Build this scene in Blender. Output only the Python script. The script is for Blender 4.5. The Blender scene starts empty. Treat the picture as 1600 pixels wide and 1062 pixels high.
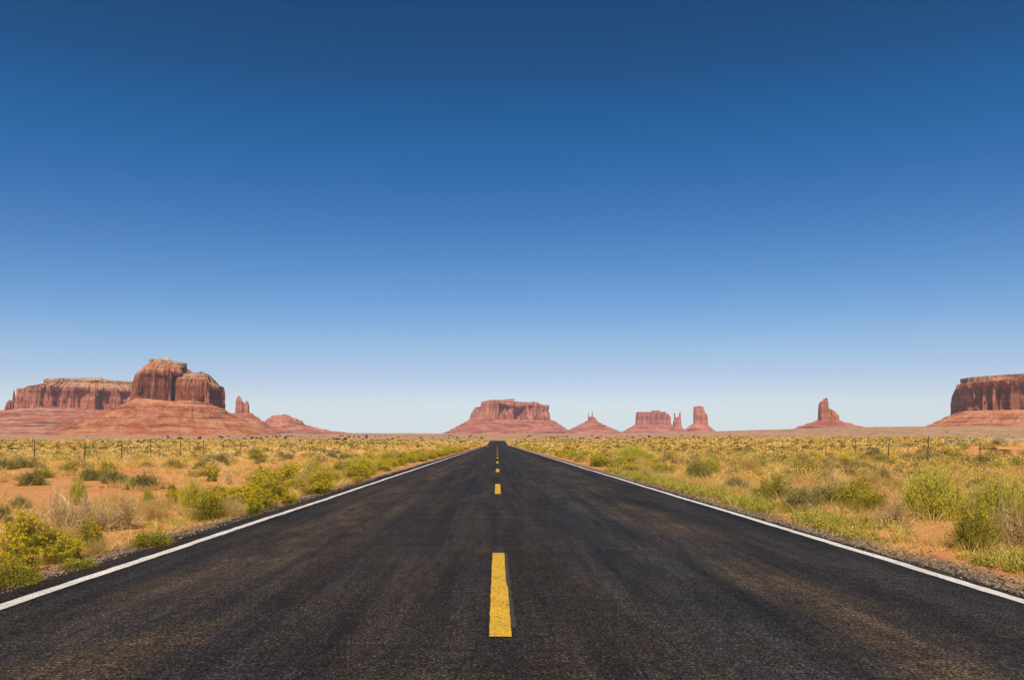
import bpy, math, random
import numpy as np

scene = bpy.context.scene
COL = scene.collection
R = math.radians
rng = np.random.default_rng(7)
random.seed(7)

# ------------------------------------------------------------------ camera
CH, FPX, VX, HY = 1.16, 1195.0, 777.0, 690.0
cam_d = bpy.data.cameras.new('camera')
cam = bpy.data.objects.new('camera', cam_d)
COL.objects.link(cam)
cam.location = (0, 0, CH)
cam.rotation_euler = (R(90), 0, 0)
cam_d.sensor_width = 36.0
cam_d.lens = 36.0 * FPX / 1600.0
cam_d.shift_x = (800 - VX) / 1600.0
cam_d.shift_y = (HY - 531) / 1600.0
cam_d.clip_start = 0.1
cam_d.clip_end = 60000
scene.camera = cam

# ------------------------------------------------------------------ world, sun, exposure
SUN_EL, SUN_AZ = 50.0, 3.0          # the sun stands behind the camera
world = bpy.data.worlds.new('World')
scene.world = world
world.use_nodes = True
wt = world.node_tree
wt.nodes.clear()
wo = wt.nodes.new('ShaderNodeOutputWorld')
wb = wt.nodes.new('ShaderNodeBackground')
sk = wt.nodes.new('ShaderNodeTexSky')
sk.sky_type = 'NISHITA'
sk.sun_disc = False
sk.sun_elevation = R(SUN_EL)
sk.sun_rotation = R(180 + SUN_AZ)
sk.altitude = 1600
sk.air_density = 1.0
sk.dust_density = 0.35
sk.ozone_density = 2.2
# contrast of the clear high-desert sky (polarised: deep blue overhead, pale at the horizon)
wm = wt.nodes.new('ShaderNodeVectorMath'); wm.operation = 'SCALE'; wm.inputs['Scale'].default_value = 0.1
wc = wt.nodes.new('ShaderNodeRGBCurve')
wm2 = wt.nodes.new('ShaderNodeVectorMath'); wm2.operation = 'SCALE'; wm2.inputs['Scale'].default_value = 10.0
SKYC = [[(0, 0), (0.10, 0.004), (0.125, 0.009), (0.162, 0.039), (0.231, 0.106), (0.376, 0.31), (0.53, 0.50), (1, 1)],
        [(0, 0), (0.168, 0.064), (0.202, 0.102), (0.258, 0.150), (0.361, 0.265), (0.558, 0.485), (0.708, 0.60), (1, 1)],
        [(0, 0), (0.305, 0.190), (0.361, 0.288), (0.451, 0.415), (0.591, 0.57), (0.68, 0.665), (0.776, 0.725), (0.83, 0.75), (1, 1)]]
for ci, pts in enumerate(SKYC):
    cv = wc.mapping.curves[ci]
    for p in pts[1:-1]: cv.points.new(*p)
wc.mapping.extend = 'EXTRAPOLATED'
wc.mapping.update()
wb.inputs['Strength'].default_value = 0.1
wt.links.new(sk.outputs[0], wm.inputs[0])
wt.links.new(wm.outputs[0], wc.inputs['Color'])
tcw = wt.nodes.new('ShaderNodeTexCoord'); spw = wt.nodes.new('ShaderNodeSeparateXYZ'); rgw = wt.nodes.new('ShaderNodeMapRange')
rgw.interpolation_type = 'SMOOTHSTEP'
rgw.inputs[1].default_value = 0.085; rgw.inputs[2].default_value = -0.01; rgw.inputs[4].default_value = 0.92
mxw = wt.nodes.new('ShaderNodeMix'); mxw.data_type = 'RGBA'; mxw.inputs[7].default_value = (0.62, 0.75, 0.85, 1)
wt.links.new(tcw.outputs['Generated'], spw.inputs[0]); wt.links.new(spw.outputs[2], rgw.inputs[0]); wt.links.new(rgw.outputs[0], mxw.inputs[0])
wt.links.new(wc.outputs[0], mxw.inputs[6])
wt.links.new(mxw.outputs[2], wm2.inputs[0])
wt.links.new(wm2.outputs[0], wb.inputs['Color'])
wt.links.new(wb.outputs[0], wo.inputs['Surface'])

sd = bpy.data.lights.new('sun', 'SUN')
sd.energy = 5.0
sd.angle = R(0.5)
sd.color = (1.0, 0.91, 0.77)
sun = bpy.data.objects.new('sun', sd)
COL.objects.link(sun)
sun.rotation_euler = (R(90 - SUN_EL), 0, R(-SUN_AZ))
# light travels from -Y (behind the camera) towards +Y and down
scene.view_settings.view_transform = 'Standard'
scene.view_settings.look = 'None'
scene.view_settings.exposure = 0.1
scene.view_settings.gamma = 1.0
scene.cycles.volume_bounces = 1
scene.cycles.max_bounces = 6
scene.cycles.diffuse_bounces = 3
scene.cycles.transmission_bounces = 3
scene.cycles.transparent_max_bounces = 8


# ------------------------------------------------------------------ numpy noise
def _h(ix, iy, seed):
    n = (ix.astype(np.int64) * 374761393 + iy.astype(np.int64) * 668265263 + seed * 1274126177) & 0x7fffffff
    n = ((n ^ (n >> 13)) * 1274126177) & 0x7fffffff
    n = (n ^ (n >> 16)) & 0x7fffffff
    return n / float(0x7fffffff)


def noise2(x, y, seed=0):
    x = np.asarray(x, float); y = np.asarray(y, float)
    x, y = np.broadcast_arrays(x, y)
    ix = np.floor(x); iy = np.floor(y)
    fx = x - ix; fy = y - iy
    fx = fx * fx * (3 - 2 * fx); fy = fy * fy * (3 - 2 * fy)
    a = _h(ix, iy, seed); b = _h(ix + 1, iy, seed); c = _h(ix, iy + 1, seed); d = _h(ix + 1, iy + 1, seed)
    return (a + (b - a) * fx) * (1 - fy) + (c + (d - c) * fx) * fy


def fbm(x, y, seed=0, oct=4):
    s = 0; a = 0.5; t = 0
    x = np.asarray(x, float); y = np.asarray(y, float)
    for i in range(oct):
        s = s + a * noise2(x, y, seed + i * 17); t += a
        x = x * 2.03 + 11.3; y = y * 2.03 + 5.7; a *= 0.5
    return s / t


def sstep(a, b, x):
    t = np.clip((np.asarray(x, float) - a) / (b - a), 0, 1)
    return t * t * (3 - 2 * t)


# ------------------------------------------------------------------ mesh helpers
def np_mesh(name, verts, faces=None, quads=None, tint=None, smooth=False):
    me = bpy.data.meshes.new(name)
    verts = np.asarray(verts, np.float32)
    loops = []; starts = []; tot = 0
    for f in (faces, quads):
        if f is not None and len(f):
            f = np.asarray(f, np.int32)
            k = f.shape[1]
            starts.append(tot + np.arange(len(f), dtype=np.int32) * k)
            loops.append(f.ravel()); tot += f.size
    loops = np.concatenate(loops); starts = np.concatenate(starts)
    me.vertices.add(len(verts)); me.vertices.foreach_set('co', verts.ravel())
    me.loops.add(len(loops)); me.loops.foreach_set('vertex_index', loops)
    me.polygons.add(len(starts)); me.polygons.foreach_set('loop_start', starts)
    me.update(calc_edges=True)
    if tint is not None:
        at = me.attributes.new('tint', 'FLOAT', 'POINT')
        at.data.foreach_set('value', np.asarray(tint, np.float32))
    if smooth:
        me.polygons.foreach_set('use_smooth', np.ones(len(starts), bool))
    me.validate()
    return me


def link(name, me, mat=None, parent=None, loc=None):
    o = bpy.data.objects.new(name, me)
    COL.objects.link(o)
    if mat is not None:
        me.materials.append(mat)
    if parent is not None:
        o.parent = parent
    if loc is not None:
        o.location = loc
    return o


def tag(o, label=None, cat=None, group=None, kind=None):
    if label: o['label'] = label
    if cat: o['category'] = cat
    if group: o['group'] = group
    if kind: o['kind'] = kind
    return o


def empty(name, loc, label=None, cat=None, group=None):
    o = bpy.data.objects.new(name, None)
    o.empty_display_size = 0.2
    COL.objects.link(o)
    o.location = loc
    return tag(o, label, cat, group)


def grid_quads(nr, nc, wrap=False):
    i = np.arange(nr - 1)[:, None]; j = np.arange(nc if wrap else nc - 1)[None, :]
    j2 = (j + 1) % nc
    return np.stack([i * nc + j, i * nc + j2, (i + 1) * nc + j2, (i + 1) * nc + j], -1).reshape(-1, 4)


# ------------------------------------------------------------------ materials
class NT:
    def __init__(s, name):
        s.m = bpy.data.materials.new(name); s.m.use_nodes = True
        s.t = s.m.node_tree; s.t.nodes.clear()
        s.out = s.n('ShaderNodeOutputMaterial')

    def n(s, typ, **kw):
        nd = s.t.nodes.new(typ)
        for k, v in kw.items(): setattr(nd, k, v)
        return nd

    def l(s, a, b): s.t.links.new(a, b)

    def coord(s, scale=(1, 1, 1)):
        g = s.n('ShaderNodeNewGeometry')
        m = s.n('ShaderNodeMapping'); m.inputs['Scale'].default_value = scale
        s.l(g.outputs['Position'], m.inputs['Vector'])
        return m.outputs[0]

    def noise(s, vec, scale, detail=4, rough=0.55, dist=0.0):
        nd = s.n('ShaderNodeTexNoise')
        nd.inputs['Scale'].default_value = scale; nd.inputs['Detail'].default_value = detail
        nd.inputs['Roughness'].default_value = rough; nd.inputs['Distortion'].default_value = dist
        s.l(vec, nd.inputs['Vector'])
        return nd.outputs['Fac']

    def ramp(s, fac, stops, interp='LINEAR'):
        nd = s.n('ShaderNodeValToRGB'); nd.color_ramp.interpolation = interp
        e = nd.color_ramp.elements
        while len(e) > 1: e.remove(e[-1])
        for i, (p, c) in enumerate(stops):
            if not hasattr(c, '__len__'): c = (c, c, c)
            el = e[0] if i == 0 else e.new(p)
            el.position = p; el.color = (c[0], c[1], c[2], 1)
        s.l(fac, nd.inputs[0])
        return nd.outputs[0]

    def mix(s, fac, a, b, mode='MIX'):
        nd = s.n('ShaderNodeMix', data_type='RGBA', blend_type=mode)
        for sock, v in ((nd.inputs[0], fac), (nd.inputs[6], a), (nd.inputs[7], b)):
            if hasattr(v, 'node'): s.l(v, sock)
            elif hasattr(v, '__len__'): sock.default_value = (v[0], v[1], v[2], 1)
            else: sock.default_value = v
        return nd.outputs[2]

    def math(s, op, a, b=0.0, clamp=False):
        nd = s.n('ShaderNodeMath', operation=op); nd.use_clamp = clamp
        for sock, v in ((nd.inputs[0], a), (nd.inputs[1], b)):
            if hasattr(v, 'node'): s.l(v, sock)
            else: sock.default_value = v
        return nd.outputs[0]

    def bsdf(s, color, rough=0.85, spec=0.25, bump=None, bstr=0.5, bdist=0.02):
        p = s.n('ShaderNodeBsdfPrincipled')
        if hasattr(color, 'node'): s.l(color, p.inputs['Base Color'])
        else: p.inputs['Base Color'].default_value = (*color, 1)
        if hasattr(rough, 'node'): s.l(rough, p.inputs['Roughness'])
        else: p.inputs['Roughness'].default_value = rough
        p.inputs['Specular IOR Level'].default_value = spec
        if bump is not None:
            b = s.n('ShaderNodeBump'); b.inputs['Strength'].default_value = bstr; b.inputs['Distance'].default_value = bdist
            s.l(bump, b.inputs['Height']); s.l(b.outputs[0], p.inputs['Normal'])
        s.l(p.outputs[0], s.out.inputs['Surface'])
        return p


def plant_mat(name, stops, transl=0.25, rough=0.75):
    """colour from the per-leaf 'tint' attribute, mottled plant by plant"""
    t = NT(name)
    a = t.n('ShaderNodeAttribute'); a.attribute_name = 'tint'
    oi = t.n('ShaderNodeObjectInfo')
    f = t.math('ADD', a.outputs['Fac'], t.math('MULTIPLY', t.math('SUBTRACT', oi.outputs['Random'], 0.5), 0.3), clamp=True)
    c = t.ramp(f, stops)
    d = t.n('ShaderNodeBsdfPrincipled'); d.inputs['Roughness'].default_value = rough
    d.inputs['Specular IOR Level'].default_value = 0.2
    t.l(c, d.inputs['Base Color'])
    tr = t.n('ShaderNodeBsdfTranslucent'); t.l(c, tr.inputs['Color'])
    mx = t.n('ShaderNodeMixShader'); mx.inputs[0].default_value = transl
    t.l(d.outputs[0], mx.inputs[1]); t.l(tr.outputs[0], mx.inputs[2])
    t.l(mx.outputs[0], t.out.inputs['Surface'])
    return t.m


def m_ground():
    t = NT('red_sand')
    P = t.coord()
    big = t.noise(P, 0.05, 5, 0.6)
    mid = t.noise(P, 0.7, 5, 0.65)
    fine = t.noise(P, 14, 4, 0.7)
    sand = t.ramp(mid, [(0.3, (0.50, 0.185, 0.062)), (0.5, (0.62, 0.255, 0.09)), (0.68, (0.66, 0.32, 0.135))])
    grit = t.ramp(fine, [(0.3, 0.62), (0.5, 0.95), (0.72, 1.25)])
    c = t.mix(1.0, sand, grit, 'MULTIPLY')
    litter = t.ramp(t.noise(P, 1.6, 6, 0.75), [(0.48, 0.0), (0.64, 0.6)])
    c = t.mix(litter, c, (0.52, 0.32, 0.11))
    # far out: sparse sage cover over pink-brown soil
    g = t.n('ShaderNodeNewGeometry'); sp = t.n('ShaderNodeSeparateXYZ'); t.l(g.outputs['Position'], sp.inputs[0])
    fary = t.n('ShaderNodeMapRange'); fary.inputs[1].default_value = 350; fary.inputs[2].default_value = 900
    t.l(sp.outputs[1], fary.inputs[0])
    Pf = t.coord((1, 0.35, 1))
    farc = t.ramp(t.noise(Pf, 0.006, 8, 0.72), [(0.3, (0.33, 0.22, 0.10)), (0.45, (0.44, 0.26, 0.13)), (0.6, (0.52, 0.275, 0.15)), (0.75, (0.55, 0.24, 0.13))])
    spk = t.ramp(t.noise(Pf, 0.06, 6, 0.8), [(0.40, 0.45), (0.52, 1.0), (0.7, 1.12)])
    farc = t.mix(1.0, farc, spk, 'MULTIPLY')
    c = t.mix(fary.outputs[0], c, farc)
    # grey-brown gravel on the verge beside the asphalt
    ax = t.math('ABSOLUTE', t.math('SUBTRACT', sp.outputs[0], 0.12))
    w = t.math('ADD', ax, t.math('MULTIPLY', t.math('SUBTRACT', t.noise(P, 0.9, 4), 0.5), 1.5))
    vr = t.n('ShaderNodeMapRange'); vr.inputs[1].default_value = 4.6; vr.inputs[2].default_value = 4.1
    t.l(w, vr.inputs[0])
    grav = t.ramp(t.noise(P, 38, 3, 0.7), [(0.34, (0.05, 0.034, 0.022)), (0.5, (0.20, 0.13, 0.08)), (0.62, (0.42, 0.31, 0.21))])
    near = t.n('ShaderNodeMapRange'); near.inputs[1].default_value = 500; near.inputs[2].default_value = 420
    t.l(sp.outputs[1], near.inputs[0])
    c = t.mix(t.math('MULTIPLY', vr.outputs[0], near.outputs[0]), c, grav)
    hgt = t.math('ADD', t.noise(P, 9, 6, 0.7), t.math('MULTIPLY', t.noise(P, 45, 3, 0.6), 0.4))
    t.bsdf(c, 0.95, 0.1, hgt, 0.7, 0.05)
    return t.m


def m_road():
    t = NT('asphalt')
    P = t.coord()
    g = t.n('ShaderNodeNewGeometry'); sp = t.n('ShaderNodeSeparateXYZ'); t.l(g.outputs['Position'], sp.inputs[0])
    # long tracks across the width, wobbling slowly along the road
    wob = t.math('MULTIPLY', t.math('SUBTRACT', t.noise(t.coord((0.8, 0.10, 1)), 1.0, 6, 0.7), 0.5), 1.5)
    x = t.math('ADD', sp.outputs[0], wob)
    xn = t.math('DIVIDE', t.math('ADD', x, 4.2), 8.4)
    base = t.ramp(xn, [(0.0, (0.040, 0.029, 0.020)), (0.12, (0.036, 0.028, 0.021)), (0.20, (0.066, 0.049, 0.032)), (0.25, (0.072, 0.054, 0.035)), (0.31, (0.038, 0.028, 0.020)),
                       (0.40, (0.028, 0.023, 0.020)), (0.50, (0.038, 0.028, 0.020)), (0.58, (0.029, 0.024, 0.020)), (0.63, (0.032, 0.032, 0.034)), (0.70, (0.031, 0.032, 0.035)),
                       (0.76, (0.064, 0.048, 0.032)), (0.81, (0.060, 0.045, 0.030)), (0.88, (0.029, 0.027, 0.026)), (1.0, (0.034, 0.028, 0.022))])
    base = t.mix(t.ramp(t.noise(t.coord((1, 0.3, 1)), 5.0, 6, 0.75), [(0.42, 0.0), (0.6, 0.75)]), base, (0.032, 0.026, 0.021))
    blot = t.ramp(t.noise(t.coord((1, 0.22, 1)), 1.3, 4, 0.6, 0.6), [(0.40, 0.0), (0.58, 0.85)])
    c = t.mix(t.math('MULTIPLY', blot, 0.7), base, (0.018, 0.019, 0.024))
    band = t.ramp(t.noise(t.coord((0.12, 1.3, 1)), 1.6, 5, 0.65), [(0.36, 0.75), (0.5, 1.0), (0.64, 1.2)])
    c = t.mix(0.5, c, band, 'MULTIPLY')
    c = t.mix(1.0, c, (1.02, 0.88, 0.73), 'MULTIPLY')
    streak = t.ramp(t.noise(t.coord((2.2, 0.03, 1)), 1.6, 5, 0.65), [(0.35, 0.62), (0.5, 1.0), (0.66, 1.4)])
    c = t.mix(0.85, c, streak, 'MULTIPLY')
    ag = t.noise(P, 55, 4, 0.85)
    c = t.mix(1.0, c, t.ramp(ag, [(0.38, 0.12), (0.5, 0.65), (0.57, 1.7), (0.66, 5.5)]), 'MULTIPLY')
    c = t.mix(1.0, c, t.ramp(t.noise(P, 13, 5, 0.8), [(0.36, 0.5), (0.5, 1.0), (0.64, 1.6)]), 'MULTIPLY')
    c = t.mix(1.0, c, t.ramp(t.noise(t.coord((1, 0.09, 1)), 2.6, 7, 0.75), [(0.38, 0.62), (0.5, 1.0), (0.62, 1.45)]), 'MULTIPLY')
    v = t.n('ShaderNodeTexVoronoi'); v.inputs['Scale'].default_value = 42; t.l(P, v.inputs['Vector'])
    vs = t.ramp(v.outputs['Distance'], [(0.10, 1.0), (0.22, 0.0)])
    sel = t.ramp(v.outputs['Color'], [(0.60, 0.0), (0.68, 1.0)])
    c = t.mix(t.math('MULTIPLY', t.math('MULTIPLY', vs, sel), 0.75), c, (0.26, 0.20, 0.14))
    vc = t.n('ShaderNodeTexVoronoi', feature='DISTANCE_TO_EDGE'); vc.inputs['Scale'].default_value = 0.55
    wpn = t.n('ShaderNodeTexNoise'); wpn.inputs['Scale'].default_value = 2.5; wpn.inputs['Detail'].default_value = 5; t.l(P, wpn.inputs['Vector'])
    wv = t.n('ShaderNodeVectorMath', operation='ADD'); t.l(t.coord((1, 0.8, 1)), wv.inputs[0])
    ws = t.n('ShaderNodeVectorMath', operation='SCALE'); ws.inputs['Scale'].default_value = 0.9; t.l(wpn.outputs['Color'], ws.inputs[0]); t.l(ws.outputs[0], wv.inputs[1]); t.l(wv.outputs[0], vc.inputs['Vector'])
    crk = t.ramp(vc.outputs['Distance'], [(0.0, 1.0), (0.006, 0.6), (0.012, 0.0)])
    crs = t.ramp(t.noise(P, 0.35, 3), [(0.50, 0.0), (0.58, 0.75)])
    c = t.mix(t.math('MULTIPLY', crk, crs), c, (0.010, 0.009, 0.009))
    hgt = t.math('ADD', ag, t.math('MULTIPLY', t.noise(t.coord((0.4, 1, 1)), 1.2, 3), 3.0))
    t.bsdf(c, t.ramp(t.noise(P, 2.0, 4), [(0.3, 0.7), (0.7, 0.9)]), 0.15, hgt, 0.55, 0.006)
    return t.m


def m_paint(name, col, wear_lo, wear_hi, dark=(0.035, 0.03, 0.025)):
    t = NT(name)
    P = t.coord()
    wear = t.ramp(t.noise(P, 45, 4, 0.85), [(wear_lo, 1.0), (wear_hi, 0.0)])
    patch = t.ramp(t.noise(P, 5, 3, 0.6), [(0.30, 1.0), (0.62, 0.45)])
    tone = t.ramp(t.noise(P, 3, 4, 0.6), [(0.3, 0.78), (0.7, 1.05)])
    c = t.mix(1.0, col, tone, 'MULTIPLY')
    c = t.mix(t.math('MULTIPLY', wear, patch), c, dark)
    t.bsdf(c, 0.7, 0.3, t.noise(P, 95, 3, 0.7), 0.5, 0.004)
    return t.m


def m_rock(name, lo, mid, hi, streak=0.6, strata_scale=0.03, talus=False, scale=1.0):
    t = NT(name)
    P = t.coord()
    # horizontal beds: noise that varies almost only with height
    beds = t.noise(t.coord((0.0012 / scale, 0.0012 / scale, strata_scale / scale)), 1.0, 6, 0.7)
    c = t.ramp(beds, [(0.32, lo), (0.5, mid), (0.66, hi)])
    vert = t.noise(t.coord((0.03 / scale, 0.03 / scale, 0.0035 / scale)), 1.0, 7, 0.72)
    var = t.ramp(vert, [(0.32, 1 - streak * 0.9), (0.43, 1 - streak * 0.35), (0.5, 1.0), (0.6, 1.12), (0.70, 1.4)])
    c = t.mix(1.0, c, var, 'MULTIPLY')
    blot = t.ramp(t.noise(P, 0.012 / scale, 6, 0.7), [(0.3, 0.75), (0.5, 1.0), (0.7, 1.2)])
    c = t.mix(0.8, c, blot, 'MULTIPLY')
    if talus:
        deb = t.ramp(t.noise(t.coord((0.012 / scale, 0.012 / scale, 0.006 / scale)), 1.0, 8, 0.8), [(0.46, 0.0), (0.58, 0.85)])
        c = t.mix(deb, c, talus)
        led = t.noise(t.coord((0.004 / scale, 0.004 / scale, 0.085 / scale)), 1.0, 4, 0.7)
        c = t.mix(1.0, c, t.ramp(led, [(0.36, 0.42), (0.42, 0.75), (0.48, 1.0), (0.7, 1.15)]), 'MULTIPLY')
        spot = t.noise(P, 0.06 / scale, 5, 0.75)
        c = t.mix(1.0, c, t.ramp(spot, [(0.33, 0.30), (0.40, 0.95), (0.60, 1.0), (0.68, 1.4)]), 'MULTIPLY')
        hgt = t.noise(P, 0.09 / scale, 8, 0.75)
        t.bsdf(c, 0.95, 0.05, hgt, 0.9, 9 * scale)
    else:
        hgt = t.math('ADD', t.noise(t.coord((0.06 / scale, 0.06 / scale, 0.012 / scale)), 1.0, 8, 0.75), t.math('MULTIPLY', beds, 0.6))
        t.bsdf(c, 0.92, 0.08, hgt, 0.9, 14 * scale)
    return t.m


def m_simple(name, a, b, scale, rough=0.9):
    t = NT(name)
    P = t.coord()
    c = t.ramp(t.noise(P, scale, 5, 0.7), [(0.3, a), (0.7, b)])
    t.bsdf(c, rough, 0.2, t.noise(P, scale * 3, 4), 0.4, 0.01)
    return t.m


# ------------------------------------------------------------------ terrain shape
RP = np.array([(-80, 0), (0, 0), (150, 0), (205, 0.0), (262, -0.22), (330, 0.35), (430, 1.85), (470, 1.95), (560, 0.9), (720, 1.4), (1000, 4.2),
               (2000, 15), (3500, 34), (5000, 52), (8000, 88), (12000, 128), (30000, 250)], float)


def roadz(y):
    y = np.asarray(y, float)
    o = 0
    for d in (-12, -4, 4, 12):
        o = o + np.interp(y + d, RP[:, 0], RP[:, 1])
    return o / 4


def groundz(x, y):
    x = np.asarray(x, float); y = np.asarray(y, float)
    z = roadz(y)
    ax = np.abs(x - 0.1)
    off = sstep(5, 14, ax)
    z = z - 0.05 * (1 - sstep(3.70, 3.92, ax)) - 0.012 - 0.07 * sstep(4.0, 4.9, ax) * (1 - sstep(6, 14, ax)) - 0.03 * sstep(40, 90, y) * (1 - sstep(3.9, 4.6, ax))
    z = z + off * ((fbm(x / 6.0, y / 6.0, 3, 4) - 0.5) * 0.34 + (fbm(x / 45.0, y / 45.0, 9, 3) - 0.5) * 0.55 * sstep(20, 90, ax + y * 0.3))
    z = z + sstep(4.0, 5.0, ax) * (fbm(x / 0.6, y / 0.6, 5, 3) - 0.5) * 0.07 * (1 - sstep(60, 120, y))
    z = z + 1.2 * sstep(20, 140, x) * sstep(200, 430, y) * (1 - sstep(480, 700, y))
    z = z + 1.15 * np.exp(-((x - 39) / 8.0) ** 2 - ((y - 58) / 6.0) ** 2)
    d = np.hypot(x - 2250, y - 3300)
    z = z + 34 * (1 - sstep(500, 1900, d))
    z = z + sstep(700, 1600, y) * (fbm(x / 700.0, y / 500.0, 21, 4) - 0.5) * 0.0026 * y
    return z


# ground sheet ------------------------------------------------------
ys = np.concatenate([np.arange(-60, 2, 4.0), np.arange(2, 16, 0.16), 16 * (1.0135 ** np.arange(0, 570))])
ys = np.append(ys[ys < 14000], 14000.0)
si = np.sinh(np.linspace(-3.4, 3.4, 301)) / np.sinh(3.4)
W = 16 + 1.05 * np.maximum(ys, 0)
X = si[None, :] * W[:, None]
Y = np.repeat(ys[:, None], X.shape[1], 1)
Z = groundz(X, Y)
M_GROUND = m_ground()
gm = np_mesh('ground', np.stack([X, Y, Z], -1).reshape(-1, 3), quads=grid_quads(*X.shape), smooth=True)
ground = link('ground', gm, M_GROUND)
tag(ground, kind='structure')

# road --------------------------------------------------------------
rys = np.concatenate([np.arange(-40, 2, 1.0), np.arange(2, 30, 0.12), np.arange(30, 120, 1.0), np.arange(120, 620, 5.0)])


def strip(name, xl, xr, ys_, dz, mat, parent=None, drop=None, ncol=2):
    xl = np.broadcast_to(xl, ys_.shape); xr = np.broadcast_to(xr, ys_.shape)
    z = roadz(ys_) + dz
    cols = []
    if drop:
        cols.append(np.stack([xl - 0.04, ys_, z - drop], -1))
    for k in range(ncol):
        f = k / (ncol - 1)
        cols.append(np.stack([xl + (xr - xl) * f, ys_, z], -1))
    if drop:
        cols.append(np.stack([xr + 0.04, ys_, z - drop], -1))
    v = np.stack(cols, 1)
    me = np_mesh(name, v.reshape(-1, 3), quads=grid_quads(v.shape[0], v.shape[1]))
    return link(name, me, mat, parent)


rag = lambda s: (fbm(rys / 0.35, rys * 0 + s, 31 + s, 4) - 0.5) * 0.22 + (fbm(rys / 6.0, rys * 0, 41 + s, 3) - 0.5) * 0.10
road = strip('road', -3.92 + rag(1), 4.01 + rag(2) * 0.6, rys, 0.0, m_road(), drop=0.16, ncol=5)
tag(road, kind='structure')
M_WHITE = m_paint('white_paint', (0.78, 0.71, 0.61), 0.41, 0.50, (0.12, 0.10, 0.08))
M_YEL = m_paint('yellow_paint', (0.72, 0.40, 0.02), 0.42, 0.48, (0.06, 0.04, 0.02))
M_OLD = m_paint('faded_paint', (0.075, 0.050, 0.022), 0.60, 0.72, (0.04, 0.032, 0.025))
lys = rys[(rys < 300)]
wl = (fbm(lys / 1.6, lys * 0, 51, 3) - 0.5) * 0.06
wr = (fbm(lys / 2.0, lys * 0, 52, 3) - 0.5) * 0.05
el = lambda s: (fbm(lys / 0.15, lys * 0, s, 2) - 0.5) * 0.022
strip('edge_line', -3.536 + wl + el(61), -3.422 + wl + el(62), lys, 0.004, M_WHITE, road)
strip('edge_line', 3.770 + wr + el(63), 3.882 + wr + el(64), lys, 0.004, M_WHITE, road)
dashes = [(4.54, 7.97)] + [(17.0 + 12.35 * k, 21.0 + 12.35 * k - min(k, 1) * 0.6) for k in range(16)]
for k, (a, b) in enumerate(dashes):
    dy = np.linspace(a, b, 60 if k == 0 else 12)
    n0 = (fbm(dy / 0.12, dy * 0, 70 + k, 2) - 0.5) * 0.008
    xc = 0.018 + (k > 0) * -0.005
    if k == 0:
        strip('faded_line', (0.045 + 0 * dy)[4:], (0.118 + n0 * 2 - 0.02 * (dy - a) / (b - a))[4:], dy[4:], 0.003, M_OLD, road)
    strip('centre_dash', xc - 0.068 + n0, xc + 0.066 + n0 * 0.7 - (0.012 * sstep(0.45, 0.5, (dy - a) / (b - a)) if k == 0 else 0), dy, 0.006, M_YEL, road)


# ------------------------------------------------------------------ buttes
def wx(px, D): return (px - VX) / FPX * D
def wz(py, D): return CH - (py - HY) / FPX * D


def skyfn(D, pts):
    p = np.array(pts, float)

    def f(x, y):
        x = np.asarray(x, float); y = np.asarray(y, float)
        return wz(np.interp(VX + FPX * x / y, p[:, 0], p[:, 1]), y)
    return f


def level(py, off=0.0):
    return lambda x, y: wz(py, np.asarray(y, float)) + 0 * np.asarray(x) + off


def curve(cx, cy, a, b, ex, N, rot=0.0):
    th = np.linspace(0, 2 * np.pi, 4000, endpoint=False)
    c, s = np.cos(th), np.sin(th)
    x = a * np.sign(c) * np.abs(c) ** (2 / ex); y = b * np.sign(s) * np.abs(s) ** (2 / ex)
    # even spacing, denser on the side that faces the road
    L = np.hypot(np.diff(x, append=x[:1]), np.diff(y, append=y[:1])) * (0.35 + 0.65 * (y < 0.2 * b))
    cum = np.concatenate([[0], np.cumsum(L)])
    u = np.linspace(0, cum[-1], N, endpoint=False)
    xx = np.interp(u, cum, np.append(x, x[0])); yy = np.interp(u, cum, np.append(y, y[0]))
    if rot:
        xx, yy = xx * math.cos(rot) - yy * math.sin(rot), xx * math.sin(rot) + yy * math.cos(rot)
    tx = np.roll(xx, -1) - np.roll(xx, 1); ty = np.roll(yy, -1) - np.roll(yy, 1)
    l = np.hypot(tx, ty) + 1e-9
    s_ = np.cumsum(np.hypot(np.roll(xx, -1) - xx, np.roll(yy, -1) - yy))
    return xx + cx, yy + cy, ty / l, -tx / l, s_


def ridge(s, z, seed, L):
    n = fbm(s / L, z / (L * 5), seed, 4)
    return 1 - np.abs(n * 2 - 1) * 2.2


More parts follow.
